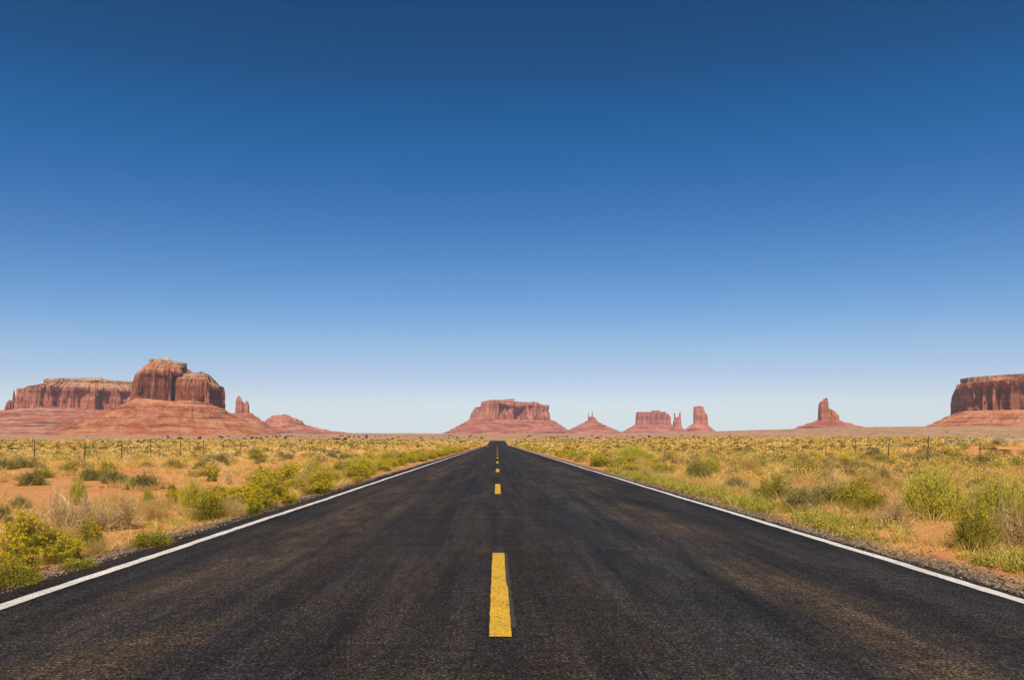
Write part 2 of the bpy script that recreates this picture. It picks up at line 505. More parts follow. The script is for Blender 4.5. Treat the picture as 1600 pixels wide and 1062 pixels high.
def cliff(name, parent, mat, cx, cy, a, b, zb, ztop, N, ex=3.2, flute=0.1, batter=0.06, seed=1, rows=22, rot=0, shelf=None, ledges=True, taper=None, notches=(), shelf_mat=None, fit=True):
    """walled rock mass: zb/ztop are functions of x; shelf=(inward distance, fn of x) lets the top slope up to a cap"""
    if ex >= 2.8: ex = max(ex, 4.6)
    if fit:      # turn wide masses partly towards the road and keep their apparent width
        D = CUR['D']; cx = cx * cy / D; th = math.atan2(cx, cy)
        rot = rot - 0.6 * th
        a = a * cy / D * math.cos(th)
    x, y, nx, ny, s = curve(cx, cy, a, b, ex, N, rot)
    size = min(a, b)
    V = []
    zb_ = zb(x, y); zt_ = ztop(x, y)
    H = np.maximum(zt_ - zb_, 1)
    Hm = float(np.mean(H))
    amp = flute * size
    # stepped faces: the wall falls straight back at px and comes forward again over w metres (w < 0: towards the left)
    saw = 0 * x
    for (npx, dep, w) in notches:
        t_ = (VX + FPX * x / y - npx) / (w / CUR['D'] * FPX)
        saw = saw - dep * np.where((t_ > 0) & (t_ < 1), np.clip(1 - t_, 0, 1) ** 0.8, 0) * (ny < 0.3)
    for k in range(rows):
        f = k / (rows - 1)
        z = zb_ + H * f
        w1 = fbm(s / (size * 0.75), z / (size * 5) + f * 0.25, seed, 3)
        w2 = fbm(s / (size * 0.30), z / (size * 2.5), seed + 3, 3)
        w3 = fbm(s / (size * 0.10), z / (size * 1.0), seed + 5, 3)
        w4 = noise2(s / (size * 0.045), z / (size * 0.3), seed + 8)
        n = -0.95 * amp * sstep(0.40, 0.56, w1) * (1.15 - 0.5 * f) - 0.55 * amp * sstep(0.46, 0.56, w2) - 0.38 * amp * np.abs(w3 * 2 - 1) * 1.6 \
            - 0.16 * amp * w4 - 0.35 * amp * (1 - sstep(0.0, 0.06, np.abs(w2 - 0.42))) + 0.42 * amp
        n = n + saw * (1 - 0.85 * sstep(0.80, 0.90, f))
        ins = -batter * Hm * f
        if ledges:
            ins = ins - 0.012 * Hm * (sstep(0.80, 0.84, f)) - 0.010 * Hm * sstep(0.92, 0.95, f)
            n = n * (1 - 0.12 * sstep(0.80, 0.86, f))
        if taper:
            ins = ins - size * taper * f
        jz = (noise2(s / (size * 0.12), 0 * s + k, seed + 9) - 0.5) * 0.05 * Hm * (0 < f) + (noise2(s / (size * 0.1), 0 * s, seed + 19) - 0.5) * 0.03 * Hm * (f > 0.9)
        V.append(np.stack([x + nx * (n + ins), y + ny * (n + ins), z + jz], -1))
    last = V[-1]
    c = np.array([cx, cy, 0])
    slope = None
    if shelf:
        w, fn = shelf
        SL = []
        e0 = last.copy(); e0[:, :2] = c[:2] + (e0[:, :2] - c[:2]) * 0.985; e0[:, 2] -= 1.0
        for g in np.linspace(0, 1, 14):
            sh = 1 - w * g
            px_ = c[0] + (e0[:, 0] - c[0]) * sh; py_ = c[1] + (e0[:, 1] - c[1]) * sh
            g2_ = g + 0.09 * math.sin(g * 4 * np.pi * 1.5)
            zz = e0[:, 2] * (1 - g2_) + fn(px_, py_) * g2_
            zz = zz + (fbm(px_ / (size * .12), py_ / (size * .12), seed + 4, 4) - 0.5) * 0.09 * Hm * (0 < g < 1)
            SL.append(np.stack([px_, py_, zz], -1))
        for sh in (0.6, 0.02):
            q = SL[13].copy(); q[:, :2] = c[:2] + (q[:, :2] - c[:2]) * sh; q[:, 2] = SL[13][:, 2]
            SL.append(q)
        SL = np.stack(SL, 0)
        slope = np_mesh('upper_slope', SL.reshape(-1, 3), quads=grid_quads(SL.shape[0], N, True)[:, ::-1])
        o = link('upper_slope', slope, shelf_mat or SLOPE); o.parent = parent
        tf = lambda x_, y_: 0 * x_ + float(np.min(last[:, 2])) - 2
    else:
        tf = ztop
    for sh in (0.93, 0.8, 0.6, 0.35, 0.12, 0.01):
        px_ = c[0] + (last[:, 0] - c[0]) * sh; py_ = c[1] + (last[:, 1] - c[1]) * sh
        zz = (tf(px_, py_) if shelf else last[:, 2]) + (fbm(px_ / (size * .25), py_ / (size * .25), seed + 6, 3) - 0.5) * 0.03 * Hm
        V.append(np.stack([px_, py_, zz], -1))
    V = np.stack(V, 0)
    me = np_mesh(name, V.reshape(-1, 3), quads=grid_quads(V.shape[0], N, True)[:, ::-1])
    o = link(name, me, mat)
    o.parent = parent
    o.matrix_parent_inverse = parent.matrix_world.inverted() if False else o.matrix_parent_inverse
    return o


def talus(name, parent, mat, inner, outer, ztop, zout, N, seed=1, rows=44, power=1.25, gully=0.05, terr=0.5, ex_in=2.6, ex_out=2.2, fit=True):
    """debris apron: inner=(cx,cy,a,b) rim under the cliffs, outer=(cx,cy,a,b) foot"""
    D = CUR['D']; th = math.atan2(inner[0], inner[1])
    if not fit: D = inner[1]; th0 = th; th = 0
    inner = (inner[0] * inner[1] / D, inner[1], inner[2] * inner[1] / D * math.cos(th), inner[3])
    if not fit: D = outer[1]
    outer = (outer[0] * outer[1] / D, outer[1], outer[2] * outer[1] / D * math.cos(th), outer[3])
    xi, yi, _, _, s = curve(*inner, ex_in, N)
    # outer curve sampled at the same directions
    ang = np.arctan2((yi - inner[1]) / inner[3], (xi - inner[0]) / inner[2])
    c_, s_ = np.cos(ang), np.sin(ang)
    xo = outer[0] + outer[2] * np.sign(c_) * np.abs(c_) ** (2 / ex_out)
    yo = outer[1] + outer[3] * np.sign(s_) * np.abs(s_) ** (2 / ex_out)
    rt = -0.6 * th if fit else R(-25); cr, sr = math.cos(rt), math.sin(rt)

    def turn(px, py):
        dx, dy = px - inner[0], py - inner[1]
        return inner[0] + dx * cr - dy * sr, inner[1] + dx * sr + dy * cr
    xi, yi = turn(xi, yi); xo, yo = turn(xo, yo)
    V = []
    zt = ztop(xi, yi)
    size = min(outer[2], outer[3])
    for g in (0.02, 0.4, 0.8):
        px_ = inner[0] + (xi - inner[0]) * g; py_ = inner[1] + (yi - inner[1]) * g
        V.append(np.stack([px_, py_, zt], -1))
    Ht = float(np.mean(zt - zout))
    S = np.arctan2(yo - outer[1], xo - outer[0]) * size
    for k in range(rows):
        t = k / (rows - 1)
        px_ = xi + (xo - xi) * t; py_ = yi + (yo - yi) * t
        h = (1 - t) ** power
        # rocky terraces: flatten and steepen in turn
        nz = fbm(px_ / (size * 0.35), py_ / (size * 0.35), seed + 2, 3)
        ph = h * 5.0 + nz * 0.8
        h2 = h + terr * (np.sin(ph * 2 * np.pi) * 0.5 / (5.0 * 2 * np.pi)) * 1.7 * sstep(0.02, 0.12, h)
        z = zout + (zt - zout) * h2
        gl = ridge(S + t * 40, t * 30, seed, size * 0.11) * 0.45 + ridge(S + size * 0.1 * nz, t * 50, seed + 7, size * 0.035) * 0.3
        am = gully * Ht * np.sin(np.pi * min(1, t * 1.05 + 0.05)) * 1.9
        z = z + (gl - 0.5) * am + (fbm(px_ / (size * 0.03), py_ / (size * 0.03), seed + 4, 3) - 0.5) * Ht * 0.035 * (t < 0.97)
        V.append(np.stack([px_, py_, z], -1))
    e = V[-1].copy(); e[:, 0] = outer[0] + (e[:, 0] - outer[0]) * 1.12; e[:, 1] = outer[1] + (e[:, 1] - outer[1]) * 1.12; e[:, 2] -= 30
    V.append(e)
    V = np.stack(V, 0)
    me = np_mesh(name, V.reshape(-1, 3), quads=grid_quads(V.shape[0], N, True))
    o = link(name, me, mat)
    o.parent = parent
    return o


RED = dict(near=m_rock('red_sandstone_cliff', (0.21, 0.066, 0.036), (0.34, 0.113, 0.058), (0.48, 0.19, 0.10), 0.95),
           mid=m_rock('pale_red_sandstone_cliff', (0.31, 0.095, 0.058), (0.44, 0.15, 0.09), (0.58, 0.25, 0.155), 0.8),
           far=m_rock('hazed_rose_sandstone_cliff', (0.33, 0.10, 0.07), (0.48, 0.165, 0.115), (0.64, 0.28, 0.195), 0.7, scale=1.6))  # far: pale pink of distance haze mixed into the red rock colour
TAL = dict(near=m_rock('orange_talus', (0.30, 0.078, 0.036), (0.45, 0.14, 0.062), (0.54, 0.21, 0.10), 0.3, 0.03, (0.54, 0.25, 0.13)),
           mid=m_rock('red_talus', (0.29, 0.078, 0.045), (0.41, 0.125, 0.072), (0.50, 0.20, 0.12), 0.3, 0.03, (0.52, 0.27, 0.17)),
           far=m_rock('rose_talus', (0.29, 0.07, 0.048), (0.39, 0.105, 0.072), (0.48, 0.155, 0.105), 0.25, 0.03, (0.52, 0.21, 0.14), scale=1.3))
CAP = m_rock('tan_cap_rock', (0.30, 0.14, 0.08), (0.50, 0.29, 0.16), (0.58, 0.36, 0.21), 0.8, 0.06)
CAPD = m_rock('brown_cap_rock', (0.16, 0.07, 0.045), (0.34, 0.165, 0.095), (0.46, 0.26, 0.15), 0.8, 0.09)
SLOPE = m_rock('tan_bench_slope', (0.30, 0.14, 0.075), (0.46, 0.24, 0.125), (0.50, 0.29, 0.16), 0.4, 0.07, (0.50, 0.31, 0.17))
CAPF = m_rock('pale_cap_rock', (0.40, 0.17, 0.11), (0.50, 0.24, 0.16), (0.56, 0.30, 0.2), 0.5, 0.05)

ZERO = (0, 0, 0)


CUR = {'D': 3000}


def place_root(name, D, px, label, cat='butte', group='sandstone buttes on the horizon'):
    # children are meshed in world coordinates, then shifted under the root at the foot of the butte
    CUR['D'] = D
    return empty(name, (wx(px, D), D, float(groundz(wx(px, D), D))), label, cat, group)


def settle(root):
    for ch in [o for o in bpy.data.objects if o.parent == root]:
        ch.location = (-root.location[0], -root.location[1], -root.location[2])


# 1 the big butte on the left
D = 3000
b = place_root('sandstone_butte', D, 250, 'tall two-stepped red butte with a tan cap, the highest rock left of the road')
X0 = lambda px: wx(px, D)
tal_top = skyfn(D, [(180, 640), (214, 622), (235, 624), (270, 628), (290, 626), (320, 629), (345, 638), (365, 646)])
talus('talus_slope', b, TAL['near'], (X0(278), D + 60, X0(352) - X0(278), 150), (X0(258), D - 10, X0(440) - X0(258), 470), tal_top, wz(680, D), 900, seed=5, power=1.12, gully=0.06, terr=0.9)
zb = lambda x, y: tal_top(x, y) - 30
cliff('cliff', b, RED['near'], X0(259), D + 50, X0(301) - X0(259), 130, zb, skyfn(D, [(212, 584), (217, 580), (222, 577.5), (230, 576), (250, 576.5), (282, 577), (294, 578), (299, 580), (303, 586)]), 900, ex=4.0, flute=0.26, seed=11, batter=0.06, rot=R(-12), shelf_mat=TAL['near'], notches=[(276, 110, 60), (290, 60, 30), (240, 24, 40), (250, 20, 30), (234, 25, -50)],
      shelf=(0.34, skyfn(D, [(215, 574), (237, 565.5), (262, 567), (291, 570), (302, 575)])))
cliff('cliff', b, RED['near'], X0(313.5), D + 105, X0(346) - X0(313.5), 140, zb, skyfn(D, [(278, 590), (303, 591), (328, 592.5), (335, 596), (341, 601), (346, 605)]), 700, ex=4.2, flute=0.2, seed=27, batter=0.04, rot=R(-12), notches=[(333, 110, 140), (318, 24, 20)],
      shelf=(0.34, skyfn(D, [(295, 583), (303, 582.5), (322, 583), (328, 586), (338, 596), (346, 603)])))
capo = cliff('cap_rock', b, CAP, X0(264), D + 60, X0(291.5) - X0(264), 82, level(574), skyfn(D, [(236, 560.5), (252, 560.5), (256, 563), (270, 565), (290, 567)]), 420, ex=3.6, flute=0.12, seed=31, batter=0.02, rows=8, ledges=False)
cliff('cap_rock', b, CAP, X0(313), D + 80, X0(327) - X0(313), 55, level(590), skyfn(D, [(300, 582), (315, 583), (320, 585), (326, 587)]), 260, ex=3.6, flute=0.12, seed=33, batter=0.02, rows=8, ledges=False)
settle(b)

# 2 long mesa behind it
D = 4300
X0 = lambda px: wx(px, D)
b = place_root('sandstone_mesa', D, 120, 'long flat-topped red mesa at the left edge, behind the tallest butte', 'mesa')
tal_top = skyfn(D, [(15, 640), (40, 637), (80, 636), (120, 638), (170, 641), (230, 640), (280, 650)])
talus('talus_slope', b, TAL['mid'], (X0(150), D + 200, X0(275) - X0(150), 220), (X0(120), D + 60, X0(310) - X0(120), 800), tal_top, wz(676, D), 1000, seed=45, power=1.05, gully=0.07, terr=0.9)
zb = lambda x, y: tal_top(x, y) - 35
cliff('cliff', b, RED['mid'], X0(150), D + 220, X0(272) - X0(150), 190, zb, skyfn(D, [(26, 607), (45, 604), (70, 600), (80, 601), (130, 604), (140, 604), (180, 606), (240, 609)]), 1500, ex=5, flute=0.16, seed=51, batter=0.04, rows=26, notches=[(79, 70, 70), (149, 110, 90), (184, 90, 70), (118, 40, 90), (60, 35, 40)],
      shelf=(0.12, skyfn(D, [(26, 606), (50, 602), (70, 598), (74, 596), (214, 600), (270, 602)])))
cliff('cap_rock', b, CAP, X0(160), D + 230, X0(248) - X0(160), 140, level(600), skyfn(D, [(70, 593), (74, 590.5), (95, 590.5), (115, 592), (150, 593), (200, 596), (250, 598)]), 900, ex=5, flute=0.09, seed=57, batter=0.02, rows=8, ledges=False)
settle(b)

# 3 needle at the far left
D = 4300
X0 = lambda px: wx(px, D)
b = place_root('rock_spire', D, 16, 'thin leaning red rock needle at the far left edge of the photo', 'rock spire')
talus('talus_slope', b, TAL['mid'], (X0(14), D + 60, 60, 50), (X0(8), D, X0(58) - X0(8), 260), level(641), wz(676, D), 300, seed=61, power=1.0)
cliff('cliff', b, RED['mid'], X0(14.5), D + 60, X0(24.5) - X0(14.5), 42, level(646), skyfn(D, [(5, 636), (9, 629), (14, 624), (24, 628)]), 220, ex=2.6, flute=0.3, seed=63, taper=0.12)
cliff('pinnacle', b, RED['mid'], X0(21.6), D + 60, X0(25.4) - X0(21.6), 16, level(632), skyfn(D, [(18, 614), (22, 610), (25, 610.5)]), 120, ex=2.2, flute=0.25, seed=67, taper=0.42, ledges=False)
settle(b)

# 4 twin-topped spire right of the big butte
D = 4200
X0 = lambda px: wx(px, D)
b = place_root('rock_spire', D, 378, 'twin-topped red rock tower just right of the tallest left butte', 'rock spire')
talus('talus_slope', b, TAL['mid'], (X0(379), D, X0(394) - X0(379), 55), (X0(372), D, X0(440) - X0(372), 240), level(646), wz(677, D), 300, seed=71, power=1.0, terr=1.0)
zb = level(650)
cliff('cliff', b, RED['mid'], X0(374.5), D, X0(381.5) - X0(374.5), 28, zb, skyfn(D, [(366, 623), (368.5, 621), (373, 618.5), (375, 621), (378, 622), (379, 626), (381, 628)]), 180, ex=2.8, flute=0.14, seed=73, taper=0.02)
cliff('cliff', b, RED['mid'], X0(381), D + 10, X0(387) - X0(381), 26, zb, skyfn(D, [(374, 628), (382, 630), (387, 633)]), 160, ex=2.8, flute=0.22, seed=74, taper=0.05)
cliff('cliff', b, RED['mid'], X0(386), D - 4, X0(390) - X0(386), 24, zb, skyfn(D, [(380, 628), (383, 626.5), (388, 627), (390, 630)]), 160, ex=2.8, flute=0.14, seed=75, taper=0.02)
settle(b)

# 5 low dome
D = 5200
X0 = lambda px: wx(px, D)
b = place_root('rock_dome', D, 450, 'low rounded red rock dome between the left spire and the road', 'rock dome')
talus('talus_slope', b, TAL['mid'], (X0(446), D, X0(474) - X0(446), 110), (X0(462), D, X0(590) - X0(462), 420), skyfn(D, [(408, 663), (430, 661), (478, 662)]), wz(677, D), 500, seed=81, power=2.6, terr=1.0)
cliff('cliff', b, TAL['mid'], X0(444), D, X0(476) - X0(444), 90, level(664), skyfn(D, [(410, 657), (413, 654.5), (418, 652), (422, 649.5), (432, 648.5), (447, 647.5), (452, 649), (458, 652), (463, 653), (474, 657)]), 400, ex=2.4, flute=0.08, seed=83, taper=0.15, rows=16, ledges=True)
settle(b)

# 6 centre mesa
D = 6500
X0 = lambda px: wx(px, D)
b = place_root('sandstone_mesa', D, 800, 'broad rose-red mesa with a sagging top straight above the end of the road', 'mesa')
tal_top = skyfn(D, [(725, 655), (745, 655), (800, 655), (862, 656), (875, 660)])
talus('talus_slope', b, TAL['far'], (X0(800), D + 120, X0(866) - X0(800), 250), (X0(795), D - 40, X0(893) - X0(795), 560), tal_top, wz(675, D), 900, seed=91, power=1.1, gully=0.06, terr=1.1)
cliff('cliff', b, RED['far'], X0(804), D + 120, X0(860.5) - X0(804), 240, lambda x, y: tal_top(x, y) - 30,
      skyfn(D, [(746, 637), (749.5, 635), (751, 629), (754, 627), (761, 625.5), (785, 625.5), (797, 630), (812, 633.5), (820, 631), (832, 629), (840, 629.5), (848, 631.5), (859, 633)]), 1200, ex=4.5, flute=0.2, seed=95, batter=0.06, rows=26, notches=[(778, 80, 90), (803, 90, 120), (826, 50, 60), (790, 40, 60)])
cliff('cliff', b, RED['far'], X0(743), D + 100, X0(752) - X0(743), 90, level(660), skyfn(D, [(734, 646), (738, 640), (742, 637), (746, 638.5), (752, 636)]), 300, ex=2.6, flute=0.3, seed=97, batter=0.06, taper=0.1)
cliff('cap_rock', b, CAPF, X0(775), D + 120, X0(793) - X0(775), 120, level(629), skyfn(D, [(757, 626.5), (762, 624.8), (772, 625.2), (782, 626.5), (793, 630)]), 300, ex=3, flute=0.1, seed=98, rows=6, ledges=False)
cliff('cap_rock', b, CAPF, X0(833), D + 120, X0(847) - X0(833), 110, level(633), skyfn(D, [(819, 631), (828, 628), (838, 627.7), (847, 631)]), 300, ex=3, flute=0.1, seed=99, rows=6, ledges=False)
settle(b)

# 7 twin pinnacle
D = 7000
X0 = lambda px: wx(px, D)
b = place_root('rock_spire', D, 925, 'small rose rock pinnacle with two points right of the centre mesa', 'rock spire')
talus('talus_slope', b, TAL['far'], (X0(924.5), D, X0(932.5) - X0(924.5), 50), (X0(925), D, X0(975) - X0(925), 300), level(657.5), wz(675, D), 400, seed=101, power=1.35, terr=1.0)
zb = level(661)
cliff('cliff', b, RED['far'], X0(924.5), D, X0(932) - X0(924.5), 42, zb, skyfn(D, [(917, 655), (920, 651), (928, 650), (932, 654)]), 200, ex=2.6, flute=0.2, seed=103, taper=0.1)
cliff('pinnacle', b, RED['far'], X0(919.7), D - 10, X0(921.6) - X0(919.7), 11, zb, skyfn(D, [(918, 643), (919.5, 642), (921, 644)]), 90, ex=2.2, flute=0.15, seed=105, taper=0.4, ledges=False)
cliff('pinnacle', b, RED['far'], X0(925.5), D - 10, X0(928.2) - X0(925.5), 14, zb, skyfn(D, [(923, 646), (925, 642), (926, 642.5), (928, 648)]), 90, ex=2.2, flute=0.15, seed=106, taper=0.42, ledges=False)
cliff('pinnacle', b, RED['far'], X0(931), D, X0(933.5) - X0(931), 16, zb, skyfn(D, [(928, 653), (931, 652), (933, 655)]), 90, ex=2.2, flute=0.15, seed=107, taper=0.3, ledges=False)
settle(b)

# 8 castle wall, 9 double spire, 10 tower
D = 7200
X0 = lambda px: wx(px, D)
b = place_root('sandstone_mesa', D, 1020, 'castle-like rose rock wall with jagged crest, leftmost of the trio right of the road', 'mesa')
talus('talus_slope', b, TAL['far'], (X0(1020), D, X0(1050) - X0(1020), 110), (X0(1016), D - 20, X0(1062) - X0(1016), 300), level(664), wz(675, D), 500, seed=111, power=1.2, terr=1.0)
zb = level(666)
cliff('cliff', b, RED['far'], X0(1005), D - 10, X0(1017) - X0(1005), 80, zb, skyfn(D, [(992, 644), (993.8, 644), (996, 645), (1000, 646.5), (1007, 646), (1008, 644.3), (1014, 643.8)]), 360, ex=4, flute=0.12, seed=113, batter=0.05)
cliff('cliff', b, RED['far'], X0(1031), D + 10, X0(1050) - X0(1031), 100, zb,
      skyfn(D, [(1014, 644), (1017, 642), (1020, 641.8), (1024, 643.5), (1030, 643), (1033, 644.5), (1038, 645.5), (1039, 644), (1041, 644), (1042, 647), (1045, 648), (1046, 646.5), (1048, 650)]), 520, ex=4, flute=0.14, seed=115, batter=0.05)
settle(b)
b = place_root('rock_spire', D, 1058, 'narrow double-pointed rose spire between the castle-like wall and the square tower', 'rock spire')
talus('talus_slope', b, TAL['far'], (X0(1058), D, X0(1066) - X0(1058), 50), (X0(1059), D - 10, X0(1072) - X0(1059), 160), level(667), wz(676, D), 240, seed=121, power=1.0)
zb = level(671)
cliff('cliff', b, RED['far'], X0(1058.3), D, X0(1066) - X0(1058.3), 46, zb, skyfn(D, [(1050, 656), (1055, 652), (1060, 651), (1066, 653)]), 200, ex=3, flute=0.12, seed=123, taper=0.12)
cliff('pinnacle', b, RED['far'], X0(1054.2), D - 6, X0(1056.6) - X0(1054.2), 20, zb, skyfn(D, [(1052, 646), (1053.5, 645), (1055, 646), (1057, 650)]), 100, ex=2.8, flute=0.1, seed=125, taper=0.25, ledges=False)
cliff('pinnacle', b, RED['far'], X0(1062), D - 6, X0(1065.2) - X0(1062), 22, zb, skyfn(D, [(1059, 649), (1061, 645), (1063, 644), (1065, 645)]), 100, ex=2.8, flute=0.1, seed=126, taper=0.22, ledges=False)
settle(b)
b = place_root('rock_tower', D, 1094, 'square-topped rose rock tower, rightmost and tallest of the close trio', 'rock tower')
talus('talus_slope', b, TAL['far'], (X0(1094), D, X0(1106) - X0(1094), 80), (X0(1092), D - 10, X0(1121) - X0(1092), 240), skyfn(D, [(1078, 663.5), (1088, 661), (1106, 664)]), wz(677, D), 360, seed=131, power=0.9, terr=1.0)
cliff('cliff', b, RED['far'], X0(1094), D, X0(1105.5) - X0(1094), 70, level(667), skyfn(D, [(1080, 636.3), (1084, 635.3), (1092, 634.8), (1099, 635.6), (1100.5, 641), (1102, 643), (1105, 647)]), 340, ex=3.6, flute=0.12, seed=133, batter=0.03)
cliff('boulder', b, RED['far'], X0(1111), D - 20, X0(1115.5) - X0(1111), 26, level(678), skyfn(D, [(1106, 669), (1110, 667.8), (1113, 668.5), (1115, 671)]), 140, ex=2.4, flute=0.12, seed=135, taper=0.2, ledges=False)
settle(b)

# 11 spire butte at right
D = 4300
X0 = lambda px: wx(px, D)
b = place_root('sandstone_butte', D, 1295, 'lone red butte with a thumb-like spire and a lower shoulder on its right')
talus('talus_slope', b, TAL['far'], (X0(1294), D, X0(1309) - X0(1294), 75), (X0(1297), D - 10, X0(1392) - X0(1297), 300), level(656), wz(680, D), 600, seed=141, power=1.1, terr=1.0)
zb = level(660)
cliff('cliff', b, RED['mid'], X0(1286.3), D, X0(1294) - X0(1286.3), 36, zb, skyfn(D, [(1277, 632), (1280, 629), (1283, 626.5), (1287, 625.5), (1290, 624), (1294, 623.5)]), 260, ex=3, flute=0.12, seed=143, batter=0.01, taper=0.0)
cliff('pinnacle', b, RED['mid'], X0(1291.5), D - 2, X0(1294) - X0(1291.5), 14, zb, level(621.5), 100, ex=3, flute=0.1, seed=144, taper=0.05, ledges=False)
cliff('cliff', b, RED['mid'], X0(1299), D + 6, X0(1310) - X0(1299), 48, zb, skyfn(D, [(1288, 639), (1295, 639.5), (1301, 640.5), (1305, 643), (1308, 645), (1310, 648)]), 300, ex=3, flute=0.16, seed=145, batter=0.03)
cliff('boulder', b, RED['mid'], X0(1351), D - 30, X0(1357) - X0(1351), 22, level(678), skyfn(D, [(1345, 672), (1351, 669.5), (1355, 671)]), 160, ex=2.4, flute=0.14, seed=147, taper=0.25, ledges=False)
settle(b)

# 12 right mesa
D = 3300
X0 = lambda px: wx(px, D)
b = place_root('sandstone_mesa', D, 1600, 'huge dark red sheer-walled mesa cut off by the right edge of the photo', 'mesa')
tal_top = skyfn(D, [(1470, 650), (1482, 647), (1510, 641), (1600, 640), (1800, 640), (2100, 650)])
talus('talus_slope', b, TAL['near'], (2474, 3165, 500, 190), (2474, 3120, 700, 520), tal_top, wz(677, D), 1200, seed=151, power=1.25, gully=0.07, terr=0.9, fit=False)
mk_ = dict(fit=False, rot=R(-25))
cliff('cliff', b, RED['near'], 2474, 3165, 500, 190, lambda x, y: tal_top(x, y) - 30, skyfn(D, [(1483, 603), (1486, 601), (1500, 599.5), (1550, 595), (1600, 592), (2100, 588)]), 2200, ex=7, flute=0.16, seed=155, batter=0.03, rows=30, notches=[(1506, 60, -140), (1534, 60, -90), (1552, 50, -60), (1580, 40, -70), (1518, 40, -50), (1566, 30, -40)],
      shelf=(0.12, skyfn(D, [(1484, 600), (1500, 596), (1530, 591), (1600, 588), (2100, 584)])), shelf_mat=TAL['near'], **mk_)
cliff('cap_rock', b, CAPD, 2480, 3172, 470, 155, level(594, -12), skyfn(D, [(1498, 592), (1515, 589.5), (1540, 587), (1600, 584), (2100, 581)]), 1400, ex=7, flute=0.09, seed=157, batter=0.02, rows=8, ledges=False, **mk_)
settle(b)


# ------------------------------------------------------------------ plant meshes
def blades(base, tip, width, bend=None, segs=1, tint=None, rg=rng):
    """ribbons from base to tip; returns verts, tris(quads), tint"""
    n = len(base)
    d = tip - base
    side = np.cross(d, rg.normal(size=(n, 3)))
    side /= (np.linalg.norm(side, axis=1, keepdims=True) + 1e-9)
    w = np.asarray(width).reshape(-1, 1) * np.ones((n, 1))
    V = []
    for k in range(segs + 1):
        f = k / segs
        p = base + d * f
        if bend is not None: p = p + bend * (f * f)
        ww = w * (1 - f * 0.85)
        V.append(p - side * ww / 2); V.append(p + side * ww / 2)
    V = np.stack(V, 1)  # n, 2(segs+1), 3
    m = V.shape[1]
    idx = np.arange(n)[:, None] * m
    Q = [np.stack([idx[:, 0] + 2 * k, idx[:, 0] + 2 * k + 1, idx[:, 0] + 2 * k + 3, idx[:, 0] + 2 * k + 2], -1) for k in range(segs)]
    Q = np.concatenate(Q, 0)
    T = np.repeat(np.asarray(tint if tint is not None else rg.random(n)), m)
    return V.reshape(-1, 3), Q, T


def leaves(c, d, size, tint, rg=rng, aspect=0.45):
    """diamond leaves at c pointing along d"""
    n = len(c)
    d = d / (np.linalg.norm(d, axis=1, keepdims=True) + 1e-9)
    s = np.cross(d, rg.normal(size=(n, 3))); s /= (np.linalg.norm(s, axis=1, keepdims=True) + 1e-9)
    L = np.asarray(size).reshape(-1, 1) * np.ones((n, 1))
    V = np.stack([c - d * L * .5, c + s * L * aspect * .5, c + d * L * .5, c - s * L * aspect * .5], 1)
    i = np.arange(n)[:, None] * 4
    Q = i + np.arange(4)[None]
    return V.reshape(-1, 3), Q, np.repeat(tint, 4)


def cat(parts):
    V = []; Q = []; T = []; o = 0
    for v, q, t in parts:
        V.append(v); Q.append(q + o); T.append(t); o += len(v)
    return np.concatenate(V), np.concatenate(Q), np.concatenate(T)


def dome_dirs(n, rg, low=0.05):
    u = rg.random(n); z = low + (1 - low) * u
    a = rg.random(n) * 2 * np.pi
    r = np.sqrt(np.clip(1 - z * z, 0, 1))
    return np.stack([r * np.cos(a), r * np.sin(a), z], -1)


def lump(dirs, seed, k=3.6, amt=0.35):
    a = np.arctan2(dirs[:, 1], dirs[:, 0])
    f = fbm(np.cos(a) * k + dirs[:, 2] * k, np.sin(a) * k + dirs[:, 2] * 2.0, seed, 3)
    return 1 - amt + amt * 2 * (f - 0.15)


def shrub(seed, nstem=260, nleaf=6500, leaf=0.05, height=0.85, lumps=0.4, leaf_lo=0.45, aspect=0.4, upright=0.5, spread=0.05, low=0.05, stem_w=0.010, flat=1.0):
    """unit shrub, radius about 1. returns (stem mesh data, leaf mesh data, tips)"""
    rg = np.random.default_rng(seed)
    d = dome_dirs(nstem, rg, low)
    r = lump(d, seed, 2.2, lumps)[:, None]
    tip = d * r * np.array([1, 1, height]) * (0.82 + 0.25 * rg.random((nstem, 1)))
    base = np.zeros((nstem, 3)); base[:, :2] = d[:, :2] * 0.12 * rg.random((nstem, 1))
    bend = np.zeros((nstem, 3)); bend[:, 2] = 0
    mid = base * 0.5 + tip * 0.5; mid[:, 2] -= 0.0
    out = np.stack([-tip[:, 0], -tip[:, 1], np.zeros(nstem)], -1) * -0.0
    st = blades(base, tip, stem_w, None, 1, 0.15 + 0.5 * rg.random(nstem), rg)
    k = rg.integers(0, nstem, nleaf)
    f = leaf_lo + (1 - leaf_lo) * rg.random(nleaf) ** 0.6
    c = base[k] + (tip[k] - base[k]) * f[:, None] + rg.normal(size=(nleaf, 3)) * spread
    c[:, 2] = np.abs(c[:, 2]) + 0.01
    dirs = (tip[k] - base[k]); dirs /= np.linalg.norm(dirs, axis=1, keepdims=True)
    dirs = dirs * 0.6 + np.array([0, 0, upright]) + rg.normal(size=(nleaf, 3)) * 0.45
    tn = np.clip(rg.random(nstem)[k] * 0.5 + rg.random(nleaf) * 0.5, 0, 1)
    lf = leaves(c, dirs, leaf * (0.6 + 0.8 * rg.random(nleaf)), tn, rg, aspect)
    return st, lf, tip, rg


